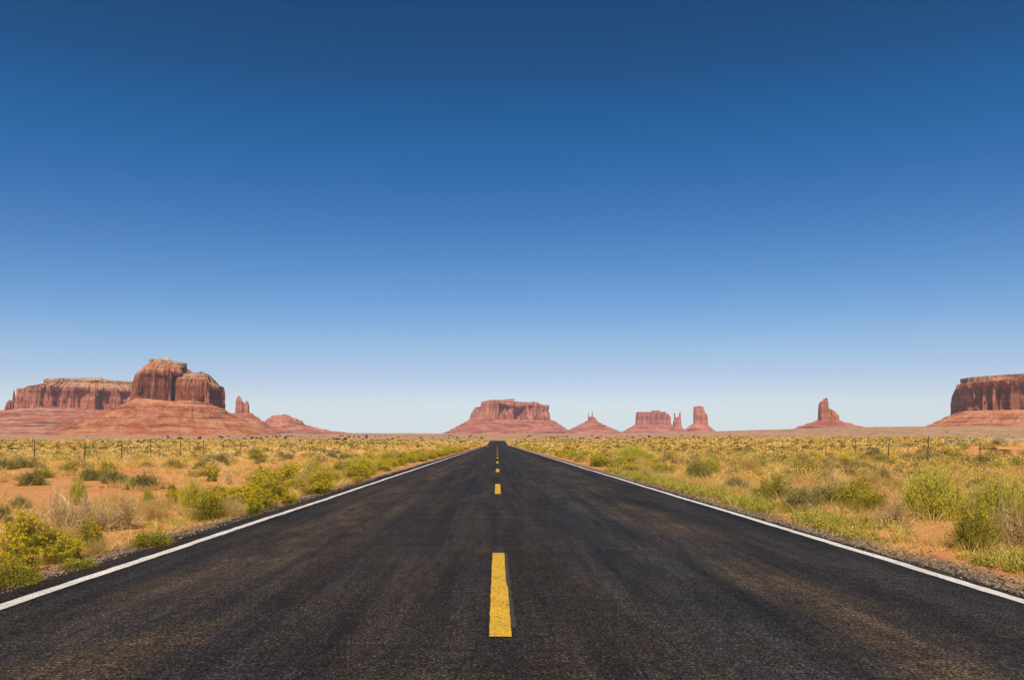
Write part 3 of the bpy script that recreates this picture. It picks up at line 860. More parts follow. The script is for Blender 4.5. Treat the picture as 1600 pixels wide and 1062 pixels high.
def blossoms(tips, rg, n=16, size=0.06, spread=0.06, zmin=0.3):
    t = tips[(tips[:, 2] > zmin)]
    k = np.repeat(np.arange(len(t)), n)
    c = t[k] + rg.normal(size=(len(k), 3)) * np.array([spread, spread, spread * 0.4])
    d = rg.normal(size=(len(k), 3)); d[:, 2] *= 0.5
    tn = np.clip(np.repeat(rg.random(len(t)), n) * 0.6 + rg.random(len(k)) * 0.4, 0, 1)
    return leaves(c, d, size * (0.6 + 0.7 * rg.random(len(k))), tn, rg, 0.8)


P_GREEN = plant_mat('shrub_leaves_olive', [(0.0, (0.09, 0.085, 0.012)), (0.5, (0.26, 0.215, 0.022)), (1.0, (0.47, 0.37, 0.04))], 0.08)
P_YEL = plant_mat('yellow_blossom', [(0.0, (0.46, 0.33, 0.012)), (0.5, (0.68, 0.50, 0.015)), (1.0, (0.84, 0.66, 0.03))], 0.2)
P_SAGE = plant_mat('sage_leaves', [(0.0, (0.12, 0.105, 0.03)), (0.5, (0.26, 0.215, 0.06)), (1.0, (0.44, 0.37, 0.13))], 0.05)
P_BROOM = plant_mat('bright_green_stems', [(0.0, (0.26, 0.25, 0.03)), (0.5, (0.47, 0.41, 0.045)), (1.0, (0.76, 0.64, 0.11))], 0.12)
P_STEM = plant_mat('woody_stems', [(0.0, (0.20, 0.12, 0.06)), (0.5, (0.38, 0.24, 0.11)), (1.0, (0.55, 0.38, 0.2))], 0.05)
P_DEAD = plant_mat('dead_twigs', [(0.0, (0.24, 0.145, 0.06)), (0.5, (0.52, 0.345, 0.14)), (1.0, (0.74, 0.55, 0.28))], 0.1)
P_GRASS = plant_mat('dry_grass_blades', [(0.0, (0.30, 0.22, 0.05)), (0.3, (0.50, 0.34, 0.09)), (0.6, (0.66, 0.44, 0.13)), (1.0, (0.80, 0.58, 0.22))], 0.3)
P_FIELD = plant_mat('mixed_scrub_blades', [(0.0, (0.17, 0.14, 0.04)), (0.2, (0.36, 0.28, 0.06)), (0.4, (0.54, 0.39, 0.06)), (0.6, (0.76, 0.49, 0.10)), (0.8, (0.86, 0.54, 0.16)), (1.0, (0.92, 0.66, 0.27))], 0.25)
P_WEED = plant_mat('green_weed_leaves', [(0.0, (0.08, 0.085, 0.015)), (0.45, (0.34, 0.31, 0.04)), (0.8, (0.60, 0.47, 0.08)), (1.0, (0.78, 0.58, 0.16))], 0.2)
P_SCRUB = plant_mat('field_scrub_leaves', [(0.0, (0.15, 0.12, 0.045)), (0.25, (0.30, 0.24, 0.06)), (0.45, (0.52, 0.41, 0.06)), (0.6, (0.66, 0.47, 0.08)), (0.8, (0.76, 0.51, 0.17)), (1.0, (0.84, 0.58, 0.27))], 0.08)
P_PALE = plant_mat('pale_grass', [(0.0, (0.62, 0.50, 0.26)), (1.0, (0.90, 0.80, 0.55))], 0.3)


def mk(name, data, mat):
    v, q, t = data
    me = np_mesh(name, v, quads=q, tint=t)
    me.materials.append(mat)
    return me


PROTO = {}
for kind, n in (('rabbit', 5), ('olive', 3), ('sage', 5), ('broom', 3), ('dead', 4), ('tan', 2)):
    PROTO[kind] = []
    for i in range(n):
        sd_ = hash_ = 100 * (1 + list(('rabbit', 'olive', 'sage', 'broom', 'dead', 'tan')).index(kind)) + i
        if kind == 'rabbit':
            st, lf, tip, rg = shrub(sd_, 380, 19000, 0.05, 0.9, 0.68, 0.2, 0.3, 0.8, 0.045, 0.02)
            parts = [('stems', mk('stems', st, P_STEM)), ('leaves', mk('leaves', lf, P_GREEN)), ('blossoms', mk('blossoms', blossoms(tip[(rg.random(len(tip)) < 0.9) & (np.linalg.norm(tip, axis=1) > 0.6)], rg, 34, 0.03, 0.04, 0.38), P_YEL))]
        elif kind == 'olive':
            st, lf, tip, rg = shrub(sd_, 330, 17000, 0.055, 0.9, 0.6, 0.2, 0.3, 0.8, 0.05, 0.02)
            tp = tip[rg.random(len(tip)) < 0.45]
            parts = [('stems', mk('stems', st, P_STEM)), ('leaves', mk('leaves', lf, P_GREEN)), ('blossoms', mk('blossoms', blossoms(tp, rg, 9, 0.045, 0.05, 0.5), P_YEL))]
        elif kind == 'sage':
            st, lf, tip, rg = shrub(sd_, 260, 13000, 0.07, 0.75, 0.6, 0.15, 0.28, 0.6, 0.055, 0.0)
            parts = [('stems', mk('stems', st, P_STEM)), ('leaves', mk('leaves', lf, P_SAGE))]
        elif kind == 'broom':
            st, lf, tip, rg = shrub(sd_, 700, 24000, 0.075, 1.25, 0.55, 0.35, 0.17, 0.8, 0.045, 0.14, 0.012)
            parts = [('stems', mk('stems', st, P_STEM)), ('leaves', mk('leaves', lf, P_BROOM))]
        elif kind == 'dead':
            rg = np.random.default_rng(sd_)
            d = dome_dirs(70, rg, 0.1); r = 0.5 + 0.5 * rg.random((70, 1))
            tip = d * r * np.array([1, 1, 0.9])
            b0 = blades(np.zeros((70, 3)), tip, 0.03, rg.normal(size=(70, 3)) * 0.12, 3, rg.random(70), rg)
            k = rg.integers(0, 70, 900); f = 0.3 + 0.7 * rg.random((900, 1))
            s0 = tip[k] * f; e0 = s0 + tip[k] * 0.25 + rg.normal(size=(900, 3)) * 0.16
            e0[:, 2] = np.abs(e0[:, 2])
            b1 = blades(s0, e0, 0.013, rg.normal(size=(900, 3)) * 0.06, 2, rg.random(900), rg)
            k2 = rg.integers(0, 900, 1800)
            s1 = s0[k2] + (e0[k2] - s0[k2]) * rg.random((1800, 1)); e1 = s1 + rg.normal(size=(1800, 3)) * 0.08
            b2 = blades(s1, e1, 0.009, None, 1, rg.random(1800), rg)
            parts = [('twigs', mk('twigs', cat([b0, b1, b2]), P_DEAD))]
        else:
            st, lf, tip, rg = shrub(sd_, 420, 7000, 0.07, 0.95, 0.25, 0.3, 0.12, 1.0, 0.04, 0.1)
            parts = [('stems', mk('stems', st, P_DEAD)), ('leaves', mk('leaves', lf, P_GRASS))]
        PROTO[kind].append(parts)

NAMES = {'rabbit': ('rabbitbrush', 'shrub'), 'olive': ('olive_shrub', 'shrub'), 'sage': ('sagebrush', 'shrub'), 'broom': ('green_shrub', 'shrub'), 'dead': ('dead_shrub', 'dead shrub'), 'tan': ('dry_shrub', 'shrub')}
GROUPS = {'rabbit': 'yellow-flowered shrubs along the road', 'olive': 'olive green shrubs in the fields and verges', 'sage': 'grey-green sagebrush in the fields', 'broom': 'bright green shrubs', 'dead': 'dead twiggy shrubs', 'tan': 'dry tan domed shrubs'}
SHRUBS = []   # x, y, r


def plant(kind, x, y, rx, h, label=None):
    """h is the real height, rx the real radius"""
    name, cat_ = NAMES[kind]
    unit = {'rabbit': 0.92, 'olive': 0.92, 'sage': 0.78, 'broom': 1.25, 'dead': 0.9, 'tan': 0.95}[kind]
    parts = random.choice(PROTO[kind])
    root = empty(name, (x, y, float(groundz(x, y)) - 0.02), label, cat_, GROUPS[kind])
    root.rotation_euler = (0, 0, random.random() * 6.28)
    root.scale = (rx, rx * random.uniform(0.85, 1.0), h / unit)
    for pn, me in parts:
        o = bpy.data.objects.new(pn, me); COL.objects.link(o); o.parent = root
    SHRUBS.append((x, y, rx))
    return root


def pix(kind, px, base, top, w, label=None):
    d0 = FPX * CH / (base - HY)
    r = w / 2 * d0 / FPX
    d = d0 + 0.8 * r
    x = (px - VX) / FPX * d
    h = max(0.12, CH - (top - HY) / FPX * d - float(groundz(x, d)))
    return plant(kind, x, d, r * 1.12, h * 1.16, label)


HAND = [
    # left of the road, lower left cluster
    ('rabbit', 50, 856, 805, 92, 'big yellow-flowered shrub at the back of the lower left clump'),
    ('rabbit', 26, 892, 836, 76, 'tall yellow-flowered shrub in the lower left clump, cut by the photo edge'),
    ('rabbit', 96, 874, 838, 78, 'brightest yellow shrub in the middle of the lower left clump'),
    ('olive', 124, 890, 866, 56, 'low dark green shrub nearest the white line in the lower left clump'),
    ('olive', 22, 918, 866, 96, 'yellow-green shrub in the bottom left corner, nearest the camera'),
    ('rabbit', 143, 846, 811, 48, 'small upright shrub at the right rear of the lower left clump'),
    ('tan', 150, 862, 836, 44, 'thin brownish shrub at the right side of the lower left clump'),
    ('olive', 235, 856, 822, 72, 'lone round yellow-green shrub beside the left white line'),
    ('tan', 100, 850, 815, 60, 'tan dry shrub inside the lower left clump'),
    ('sage', 4, 812, 784, 34, 'grey-green shrub cut by the left edge of the photo, above the yellow clump'),
    ('dead', 95, 835, 772, 70, 'pale leggy dead shrub behind the lower left yellow clump'),
    ('dead', 150, 822, 776, 80, 'wide tangled dead shrub left of the lone round shrub'),
    ('dead', 190, 820, 778, 64, 'tangled dead shrub directly behind the lone round shrub'),
    ('dead', 125, 826, 784, 60, 'low dead shrub behind the lower left yellow clump'),
    ('tan', 240, 806, 778, 60, 'straw-coloured shrub above the lone round shrub'),
    ('olive', 327, 808, 768, 66, 'olive domed shrub with blossoms on top at the nearer end of the yellow row'),
    ('tan', 362, 806, 772, 56, 'tan domed dry shrub beside the olive domed one on the left verge'),
    ('broom', 300, 788, 750, 42, 'pale green wispy shrub behind the olive domed shrub'),
    ('rabbit', 408, 793, 763, 52, 'bright yellow shrub right of the tan domed shrub on the left verge'),
    ('rabbit', 398, 803, 778, 34, 'small yellow shrub in front of the bright yellow one on the left verge'),
    ('olive', 428, 776, 750, 54, 'dark olive shrub behind the bright yellow one on the left verge'),
    ('rabbit', 453, 787, 768, 34, 'small yellow shrub close to the left white line, fourth of the near row'),
    ('rabbit', 503, 758, 737, 42, 'yellow-topped shrub right of the tan dome on the left verge'),
    ('rabbit', 498, 771, 751, 54, 'wide yellow shrub in front of the tan dome on the left verge'),
    ('tan', 474, 758, 738, 30, 'round tan dome between yellow shrubs on the left verge'),
    ('broom', 485, 743, 720, 44, 'bright green fluffy shrub behind the tan dome on the left verge'),
    ('olive', 526, 740, 722, 26, 'small olive shrub right of the bright green fluffy one'),
    ('rabbit', 556, 746, 727, 50, 'wide yellow shrub on the left verge, past the small olive shrub'),
    ('rabbit', 560, 754, 741, 22, 'small round yellow shrub at the left white line'),
    ('broom', 564, 729, 711, 40, 'bright green shrub behind the wide yellow one on the left verge'),
    # sage in the left field
    ('sage', 226, 761, 737, 58, 'wide dark grey-green sagebrush on bare red sand in the left field'),
    ('sage', 52, 758, 734, 48, 'dark sagebrush on bare sand near the left edge of the photo'),
    ('sage', 176, 755, 731, 44, 'sagebrush just left of the widest one in the left field'),
    ('sage', 138, 752, 729, 36, 'sagebrush leaning left, two left of the widest one'),
    ('sage', 33, 791, 771, 34, 'low small sagebrush alone on bare sand at the left edge'),
    ('sage', 40, 735, 714, 54, 'large sagebrush below the first fence post on the left'),
    ('sage', 8, 737, 716, 40, 'large sagebrush at the left edge of the photo below the fence'),
    ('sage', 270, 734, 717, 34, 'sagebrush in the left field below the fifth fence post'),
    ('sage', 345, 727, 707, 30, 'sagebrush beside a pale one in the left field'),
    ('sage', 330, 726, 709, 26, 'pale sagebrush in the left field'),
    ('sage', 398, 716, 698, 24, 'round sagebrush in the left field near the middle of the fence'),
    ('broom', 122, 785, 745, 28, 'yellow-green wispy plant in the left field behind the dead shrubs'),
    ('broom', 232, 780, 764, 18, 'small green plant in front of the widest sagebrush'),
    ('olive', 332, 750, 735, 20, 'small dark shrub on sand in the left field'),
    ('dead', 357, 753, 737, 18, 'small brown dead shrub in the left field'),
    ('olive', 408, 745, 728, 42, 'olive shrub in the left field behind the dark verge shrubs'),
    ('tan', 448, 742, 720, 30, 'pale dry shrub in the left field beside the bright green one'),
    ('sage', 300, 745, 735, 22, 'small low sagebrush in the left field'),
    ('olive', 268, 765, 752, 16, 'tiny green shrub right of the widest sagebrush'),
    # right of the road
    ('broom', 1460, 808, 732, 104, 'largest bright green fountain-shaped shrub on the right'),
    ('broom', 1440, 800, 752, 56, 'green shrub leaning against the left side of the largest green one'),
    ('broom', 1556, 836, 752, 96, 'big leafy shrub with woody stems at the right edge of the photo'),
    ('broom', 1585, 826, 750, 76, 'tall yellow-green shrub cut by the right edge of the photo'),
    ('dead', 1545, 846, 796, 84, 'tangle of grey bare branches at the right edge of the photo'),
    ('dead', 1592, 850, 776, 80, 'bare woody stems in the right corner below the tall green shrub'),
    ('olive', 1520, 850, 782, 66, 'low leafy green shrub in front of the bare branches at right'),
    ('broom', 984, 722, 697, 52, 'bright green shrub nearest the road in the right field'),
    ('broom', 1008, 722, 704, 34, 'pale green shrub right beside the bright one in the right field'),
    ('sage', 1090, 746, 716, 40, 'round grey-green shrub in the right field'),
    ('broom', 1106, 742, 716, 42, 'pale green shrub behind the round grey-green one'),
    ('sage', 1240, 745, 726, 34, 'dark round shrub in the middle of the right field'),
    ('olive', 1206, 780, 744, 74, 'brownish olive twiggy shrub in the middle of the right verge'),
    ('dead', 1228, 780, 748, 64, 'brown twiggy shrub beside the olive one on the right verge'),
    ('olive', 1325, 790, 756, 80, 'dark olive shrub left of the grey twigs on the right'),
    ('sage', 1290, 788, 752, 66, 'grey-olive shrub in the row behind the right verge weeds'),
    ('olive', 1362, 796, 760, 56, 'dark green shrub at the foot of the grey twigs on the right'),
    ('sage', 1250, 792, 757, 60, 'dark grey-green shrub between the brown twiggy one and the verge weeds'),
    ('olive', 1340, 776, 748, 60, 'olive shrub behind the dark olive one on the right'),
    ('dead', 1310, 770, 744, 60, 'brown dry shrub behind the grey-olive one on the right'),
    ('sage', 1150, 762, 742, 44, 'olive-grey shrub at the right verge left of the brown twiggy one'),
    ('dead', 1395, 820, 782, 66, 'pale grey dead twigs below the largest green shrub'),
    ('dead', 1300, 745, 733, 40, 'flat brown dead shrub in the right field'),
    ('sage', 1380, 749, 731, 24, 'dark small shrub on red sand in the right field'),
    ('sage', 1402, 742, 728, 22, 'small shrub right of the dark one on red sand'),
    ('sage', 1455, 722, 704, 40, 'wide grey-green shrub below the tall fence post on the right'),
    ('sage', 1512, 726, 712, 30, 'grey-green shrub left of the near fence post on the right'),
    ('rabbit', 1548, 722, 706, 26, 'yellowish shrub right of the near fence post'),
    ('rabbit', 1569, 716, 705, 20, 'small round yellow shrub on red sand right of the fence'),
    ('olive', 1590, 729, 716, 26, 'green shrub at the right edge of the photo beyond the fence'),
    ('sage', 1580, 710, 694, 34, 'dark shrub on the red bank at the right edge'),
    ('sage', 1596, 712, 692, 28, 'shrub on the red bank cut by the right edge of the photo'),
    ('sage', 1500, 702, 689, 40, 'dark spreading shrub left of the red bank'),
    ('sage', 1420, 701, 691, 30, 'flat dark shrub between the far fence posts on the right'),
    ('rabbit', 1388, 760, 746, 30, 'orange-yellow small shrub in the right field'),
    ('rabbit', 1080, 740, 728, 20, 'small olive-yellow shrub left of the round grey-green one'),
    ('tan', 1170, 740, 712, 46, 'pale dry shrub in the right field'),
    ('tan', 1008, 745, 725, 34, 'dull brown round shrub near the right verge'),
    ('rabbit', 1025, 736, 722, 22, 'small yellow shrub near the right verge'),
    ('rabbit', 915, 716, 705, 30, 'orange-yellow shrub at the far right verge'),
    ('olive', 935, 727, 714, 34, 'dark green low shrub at the right verge'),
    ('rabbit', 890, 706, 695, 28, 'yellow shrub at the far right verge, past the orange one'),
]
for h in HAND:
    pix(*h)


def free(x, y, r, f=0.7):
    for (a, b_, c) in SHRUBS:
        if (a - x) ** 2 + (b_ - y) ** 2 < ((c + r) * f) ** 2: return False
    return True


# row of yellow shrubs running on along both verges
ORD = ['first', 'second', 'third', 'fourth', 'fifth', 'sixth', 'seventh', 'eighth', 'ninth', 'tenth', 'eleventh', 'twelfth']
rr = random.Random(3)
for side, y0 in ((-1, 14.5), (1, 26.0)):
    y = y0; k = 0
    while y < 330 and k < 190:
        y += rr.uniform(0.2, 0.75) * (1 + y / 70)
        off = abs(rr.gauss(0, 1)) * (0.8 + y * 0.012) + 0.45
        r = rr.uniform(0.26, 0.5) + min(0.24, y * 0.006)
        x = (-4.15 - off - r * 0.3) if side < 0 else (4.5 + off + r * 0.3)
        if not free(x, y, r, 0.36): continue
        kind = rr.choices(['rabbit', 'olive', 'broom', 'tan', 'sage'], [9, 1.5, 0.7, 1.2, 0.8] if side < 0 else [5, 2, 1.6, 1.4, 1.2])[0]
        sw = 'left' if side < 0 else 'right'
        nm = {'rabbit': 'yellow-flowered shrub', 'olive': 'olive shrub', 'broom': 'bright green shrub', 'tan': 'dry tan shrub', 'sage': 'grey-green shrub'}[kind]
        if k < 12:
            lab = f'{nm}, {ORD[k]} from the near end of the distant {sw} verge row'
        else:
            lab = f'small {nm} in the far part of the {sw} verge row'
        plant(kind, x, y, r, r * rr.uniform(0.65, 0.98), lab)
        k += 1

# random sagebrush and others in both fields, growing in loose drifts
n = 0; tries = 0
while n < 460 and tries < 20000:
    tries += 1
    y = 13 + 100 * rr.random() ** 0.9
    x = rr.uniform(-0.72, 0.78) * (y + 2)
    if abs(x) < 6.2: continue
    if y < 22 and abs(x) < 9: continue
    d = float(fbm(x / 7.0, y / 7.0, 77, 3))
    if rr.random() > (d - 0.3) * 2.4: continue
    px = VX + FPX * x / y; py = HY + FPX * CH / y
    r = rr.uniform(0.3, 0.62)
    if not free(x, y, r, 0.8): continue
    if x < 0 and px < 600 and 722 < py < 790 and rr.random() < 0.75: continue   # the bare red sand of the left field
    kind = rr.choices(['sage', 'olive', 'broom', 'dead', 'tan', 'rabbit'], [8, 4, 1.6, 1.4, 2, 1.5])[0]
    nm = {'rabbit': 'yellow-flowered shrub', 'olive': 'olive shrub', 'broom': 'bright green shrub', 'tan': 'dry straw-coloured shrub', 'sage': 'grey-green sagebrush', 'dead': 'bare dead shrub'}[kind]
    fence_x = -20.7 if x < 0 else 22.8
    where = ('left' if x < 0 else 'right')
    zone = 'between the road and the' if abs(x) < abs(fence_x) else 'beyond the'
    dist = 'nearer' if y < 35 else ('middle-distance' if y < 70 else 'small distant')
    plant(kind, x, y, r, r * rr.uniform(0.7, 1.05), f'{dist} {nm} {zone} {where} fence')
    n += 1

# one leaning pale branch in the left field
dbv = []; dbq = []


def tube(pts, rad, ns=7):
    pts = np.array(pts, float); rad = np.asarray(rad, float)
    V = []
    for i in range(len(pts)):
        t = pts[min(i + 1, len(pts) - 1)] - pts[max(i - 1, 0)]; t /= np.linalg.norm(t)
        a = np.cross(t, (0.3, 0.9, 0.1)); a /= np.linalg.norm(a); b_ = np.cross(t, a)
        for k in range(ns):
            an = 2 * np.pi * k / ns
            V.append(pts[i] + (a * math.cos(an) + b_ * math.sin(an)) * rad[i])
    Q = grid_quads(len(pts), ns, True)
    V = np.array(V)
    return V, Q, np.zeros(len(V)) + 0.95


def at_px(px, py, d): return np.array([(px - VX) / FPX * d, d, CH - (py - HY) / FPX * d])


dd = 12.2
br = [tube([at_px(112, 800, dd), at_px(106, 786, dd), at_px(98, 776, dd), at_px(90, 771, dd + .1), at_px(82, 773, dd + .1)], [0.028, 0.024, 0.02, 0.012, 0.005]),
      tube([at_px(98, 776, dd), at_px(90, 774, dd - .1), at_px(78, 775, dd - .2)], [0.015, 0.009, 0.004]),
      tube([at_px(90, 771, dd), at_px(84, 764, dd + .1), at_px(82, 755, dd + .1)], [0.012, 0.008, 0.003])]
bm_ = cat(br)
tag(link('dead_branch', np_mesh('dead_branch', bm_[0], quads=bm_[1], tint=bm_[2], smooth=True), P_DEAD), 'pale bleached branch curving out of the dead shrubs in the left field', 'branch')
br = []
rb = random.Random(5)
for k in range(9):
    x0 = 1545 + rb.uniform(-15, 45); d0 = 10.2 + rb.uniform(-.3, .5)
    p = [at_px(x0, 832, d0)]
    lean = rb.uniform(-22, 22)
    for j in range(1, 5):
        p.append(at_px(x0 + lean * j / 4 + rb.uniform(-4, 4), 832 - 14 * j + rb.uniform(-3, 3), d0 + rb.uniform(-.1, .1)))
    br.append(tube(p, [0.02, 0.016, 0.012, 0.009, 0.004]))
bm_ = cat(br)
tag(link('dead_branch', np_mesh('dead_branch', bm_[0], quads=bm_[1], tint=bm_[2] - 0.25, smooth=True), P_DEAD), 'thick bare forked branches sticking up at the right edge of the photo', 'branch')


# ------------------------------------------------------------------ ground cover (nobody could count it)
def tufts(cx, cy, hgt, rad, nb, wid, tint, tj=0.12, lean=0.5, rg=rng, segs=2, zoff=0.0):
    """nb blades per tuft at each centre"""
    N = len(cx)
    k = np.repeat(np.arange(N), nb)
    M = len(k)
    a = rg.random(M) * 2 * np.pi; rr_ = np.sqrt(rg.random(M))
    bx = cx[k] + np.cos(a) * rr_ * rad[k] * 0.35; by = cy[k] + np.sin(a) * rr_ * rad[k] * 0.35
    bz = groundz(cx, cy)[k] - 0.02 + zoff
    base = np.stack([bx, by, bz], -1)
    L = hgt[k] * (0.45 + 0.65 * rg.random(M))
    sp = rad[k] * (0.3 + rg.random(M))
    tip = base + np.stack([np.cos(a) * sp, np.sin(a) * sp, L], -1)
    bend = np.stack([np.cos(a) * sp * lean, np.sin(a) * sp * lean, -L * 0.22 * rg.random(M)], -1) if segs > 1 else None
    t = np.clip(tint[k] + rg.normal(size=M) * tj, 0, 1)
    return blades(base, tip, wid[k] * (0.6 + 0.8 * rg.random(M)), bend, segs, t, rg)


def clumps(cx, cy, r, h, nl, ls, tint, rg, lo=0.05, twig=True):
    """leafy low shrubs baked into one mesh: nl leaf clusters each, thick near the lumpy dome surface"""
    N = len(cx); k = np.repeat(np.arange(N), nl); M = len(k)
    d = dome_dirs(M, rg, lo)
    a = np.arctan2(d[:, 1], d[:, 0])
    lum = 0.62 + 0.6 * noise2(a * 1.3 + k * 7.1, d[:, 2] * 2.5 + k * 3.3, 5)
    rad = lum * (0.45 + 0.55 * rg.random(M) ** 0.5)
    z0 = groundz(cx, cy)[k]
    c = np.stack([cx[k] + d[:, 0] * rad * r[k], cy[k] + d[:, 1] * rad * r[k], z0 + d[:, 2] * rad * h[k]], -1)
    dr = d * 0.6 + np.array([0, 0, 0.7]) + rg.normal(size=(M, 3)) * 0.5
    t = np.clip(tint[k] + rg.normal(size=M) * 0.09, 0, 1)
    return leaves(c, dr, ls[k] * (0.6 + 0.8 * rg.random(M)), t, rg, 0.5)


def scatter(n, y0, y1, spread=0.76, p=1.0, rg=rng):
    # area-uniform wedge in view
    y = np.sqrt(y0 ** 2 + (y1 ** 2 - y0 ** 2) * rg.random(n)) if p == 1.0 else y0 + (y1 - y0) * rg.random(n) ** p
    x = (rg.random(n) * 2 - 1) * spread * (y + 3) + 0.02 * y
    return x, y


BARE = [(55, 768, 100, 24), (235, 752, 150, 11), (350, 734, 130, 9), (470, 713, 110, 8), (20, 738, 70, 7), (600, 703, 50, 4), (170, 712, 60, 6),
        (1395, 744, 62, 13), (1490, 714, 62, 8), (1565, 710, 50, 11), (1310, 731, 45, 7), (1530, 738, 60, 6), (1160, 712, 50, 4), (1050, 706, 50, 4), (1240, 704, 40, 3), (1475, 826, 60, 9), (905, 700, 30, 3), (1400, 722, 40, 5)]


def mask_field(x, y, edge=4.7):
    ax = np.abs(x)
    qx = VX + FPX * x / np.maximum(y, 1); qy = HY + FPX * CH / np.maximum(y, 1)
    clear = np.zeros(np.shape(x), bool)
    wob_ = 0.75 + 0.7 * fbm(x / 1.5, y / 1.5, 888, 3)
    for (a_, b_, w_, h_) in BARE:
        clear |= ((qx - a_) / w_) ** 2 + ((qy - b_) / h_) ** 2 < wob_
    clear &= (noise2(x * 3.1, y * 3.1, 77) < 0.74) & (fbm(x / 1.1, y / 1.1, 91, 3) < 0.60)
    return ~clear & (ax > edge + np.where(x > 0, 0.1, 0.0))


# near dry grass (2..30 m)
g1 = np.random.default_rng(21)
x, y = scatter(7500, 5.5, 30, 0.80, 1.0, g1)
dens = fbm(x / 2.2, y / 2.2, 301, 4)
left_bare = (x < -6.0) & (y > 11)
thr = np.where(x > 0, 0.43, np.where(left_bare, 0.50, 0.44))
keep = mask_field(x, y, 4.9) & (dens > thr)
# open gravel next to the left line near the lone shrub
keep &= ~((x < 0) & (x > -5.6) & (y < 11.5))
x, y = x[keep], y[keep]; N = len(x)
hg = 0.14 + 0.24 * g1.random(N) * (fbm(x / 4, y / 4, 311, 2) + 0.3)
near1 = tufts(x, y, hg, hg * 0.5, 46, np.full(N, 0.004) + 0.00018 * y, np.clip(0.35 + 0.5 * g1.random(N) + (fbm(x / 3, y / 3, 313, 2) - 0.5) * 0.8, 0, 1), 0.15, rg=g1)
tag(link('dry_grass', np_mesh('dry_grass', near1[0], quads=near1[1], tint=near1[2]), P_GRASS), 'straw-coloured dry grass tufts over red sand near the camera', 'grass', kind='stuff')

# short litter-like grass close to the verge
x, y = scatter(22000, 4.5, 16, 0.85, 1.0, g1)
keep = mask_field(x, y, 4.12) & (fbm(x / 0.6, y / 0.6, 331, 3) > 0.47)
x, y = x[keep], y[keep]; N = len(x)
hg = 0.04 + 0.07 * g1.random(N)
lit = tufts(x, y, hg, hg * 1.2, 12, np.full(N, 0.006), np.clip(0.3 + 0.6 * g1.random(N), 0, 1), 0.2, rg=g1, segs=1)
tag(link('short_grass', np_mesh('short_grass', lit[0], quads=lit[1], tint=lit[2]), P_GRASS), 'short withered grass on the gravel verges', 'grass', kind='stuff')

# green weeds along the right verge
g2 = np.random.default_rng(22)
n = 2100
y = 6.9 + 24 * g2.random(n) ** 1.15
x = 4.38 + np.abs(g2.normal(size=n)) * 0.5 + (y < 9) * 0.45
keep = (fbm(x / 1.0, y / 1.0, 341, 3) > 0.40) & ~((y > 8.0) & (y < 9.4)) & ((y > 9) | (g2.random(n) < 0.55))
x, y = x[keep], y[keep]; N = len(x)
hg = 0.07 + 0.22 * g2.random(N) ** 1.4
wd = cat([tufts(x, y, hg * 0.95, hg * 0.45, 26, np.full(N, 0.008), np.clip(0.1 + 0.8 * g2.random(N), 0, 1), 0.2, rg=g2, lean=0.2),
          clumps(x, y, hg * 0.55, hg * 0.9, 60, np.full(N, 0.020) + 0.0005 * y, np.clip(0.25 + 0.5 * g2.random(N), 0, 1), g2)])
tag(link('roadside_weeds', np_mesh('roadside_weeds', wd[0], quads=wd[1], tint=wd[2]), P_WEED), 'low green weeds growing along the right verge', 'weeds', kind='stuff')
n = 500
y = 10 + 30 * g2.random(n)
x = -(4.5 + np.abs(g2.normal(size=n)) * 0.35)
keep = fbm(x / 1.3, y / 1.3, 343, 3) > 0.5
x, y = x[keep], y[keep]; N = len(x)
hg = 0.08 + 0.12 * g2.random(N)
wd = tufts(x, y, hg, hg * 0.7, 26, np.full(N, 0.010), np.clip(0.3 + 0.6 * g2.random(N), 0, 1), 0.2, rg=g2)
tag(link('roadside_weeds', np_mesh('roadside_weeds', wd[0], quads=wd[1], tint=wd[2]), P_WEED), 'thin pale weeds growing along the left verge', 'weeds', kind='stuff')



# middle field 26..110 m and far field 110..520 m
g3 = np.random.default_rng(23)


def field(n, y0, y1, nb, wfac, thrL, thrR, hmul, sc, seed):
    x, y = scatter(n, y0, y1, 0.78, 1.0, g3)
    dn = fbm(x / sc, y / sc, seed, 4)
    bare = fbm(x / 14, y / 9, seed + 50, 3)
    thr = np.where(x > 0, thrR, thrL + 0.12 * (bare > 0.55))
    k = mask_field(x, y, 4.8) & (dn > thr)
    x, y, dn = x[k], y[k], dn[k]; N = len(x)
    sp = g3.random(N)
    tint = np.where(sp < 0.22, 0.10 + 0.15 * g3.random(N), np.where(sp < 0.62, 0.42 + 0.2 * g3.random(N), 0.72 + 0.28 * g3.random(N)))
    tint = np.clip(tint + (fbm(x / 12, y / 12, seed + 9, 3) - 0.5) * 0.5 - 0.10 * (x > 0), 0, 1)
    hg = (0.22 + 0.36 * g3.random(N) ** 1.5) * np.where(sp < 0.62, 1.1, 0.85) * hmul
    rd = hg * np.where(sp < 0.62, 1.0, 0.65)
    return tufts(x, y, hg, rd, nb, wfac * y, tint, 0.09, 0.2, g3, 1)


mid1 = field(14000, 22, 75, 34, 0.00032, 0.51, 0.465, 0.9, 1.8, 401)
mid2 = field(33000, 70, 200, 12, 0.00055, 0.46, 0.44, 0.8, 4.0, 402)
far1 = field(60000, 190, 480, 8, 0.00065, 0.38, 0.36, 1.0, 7.0, 403)


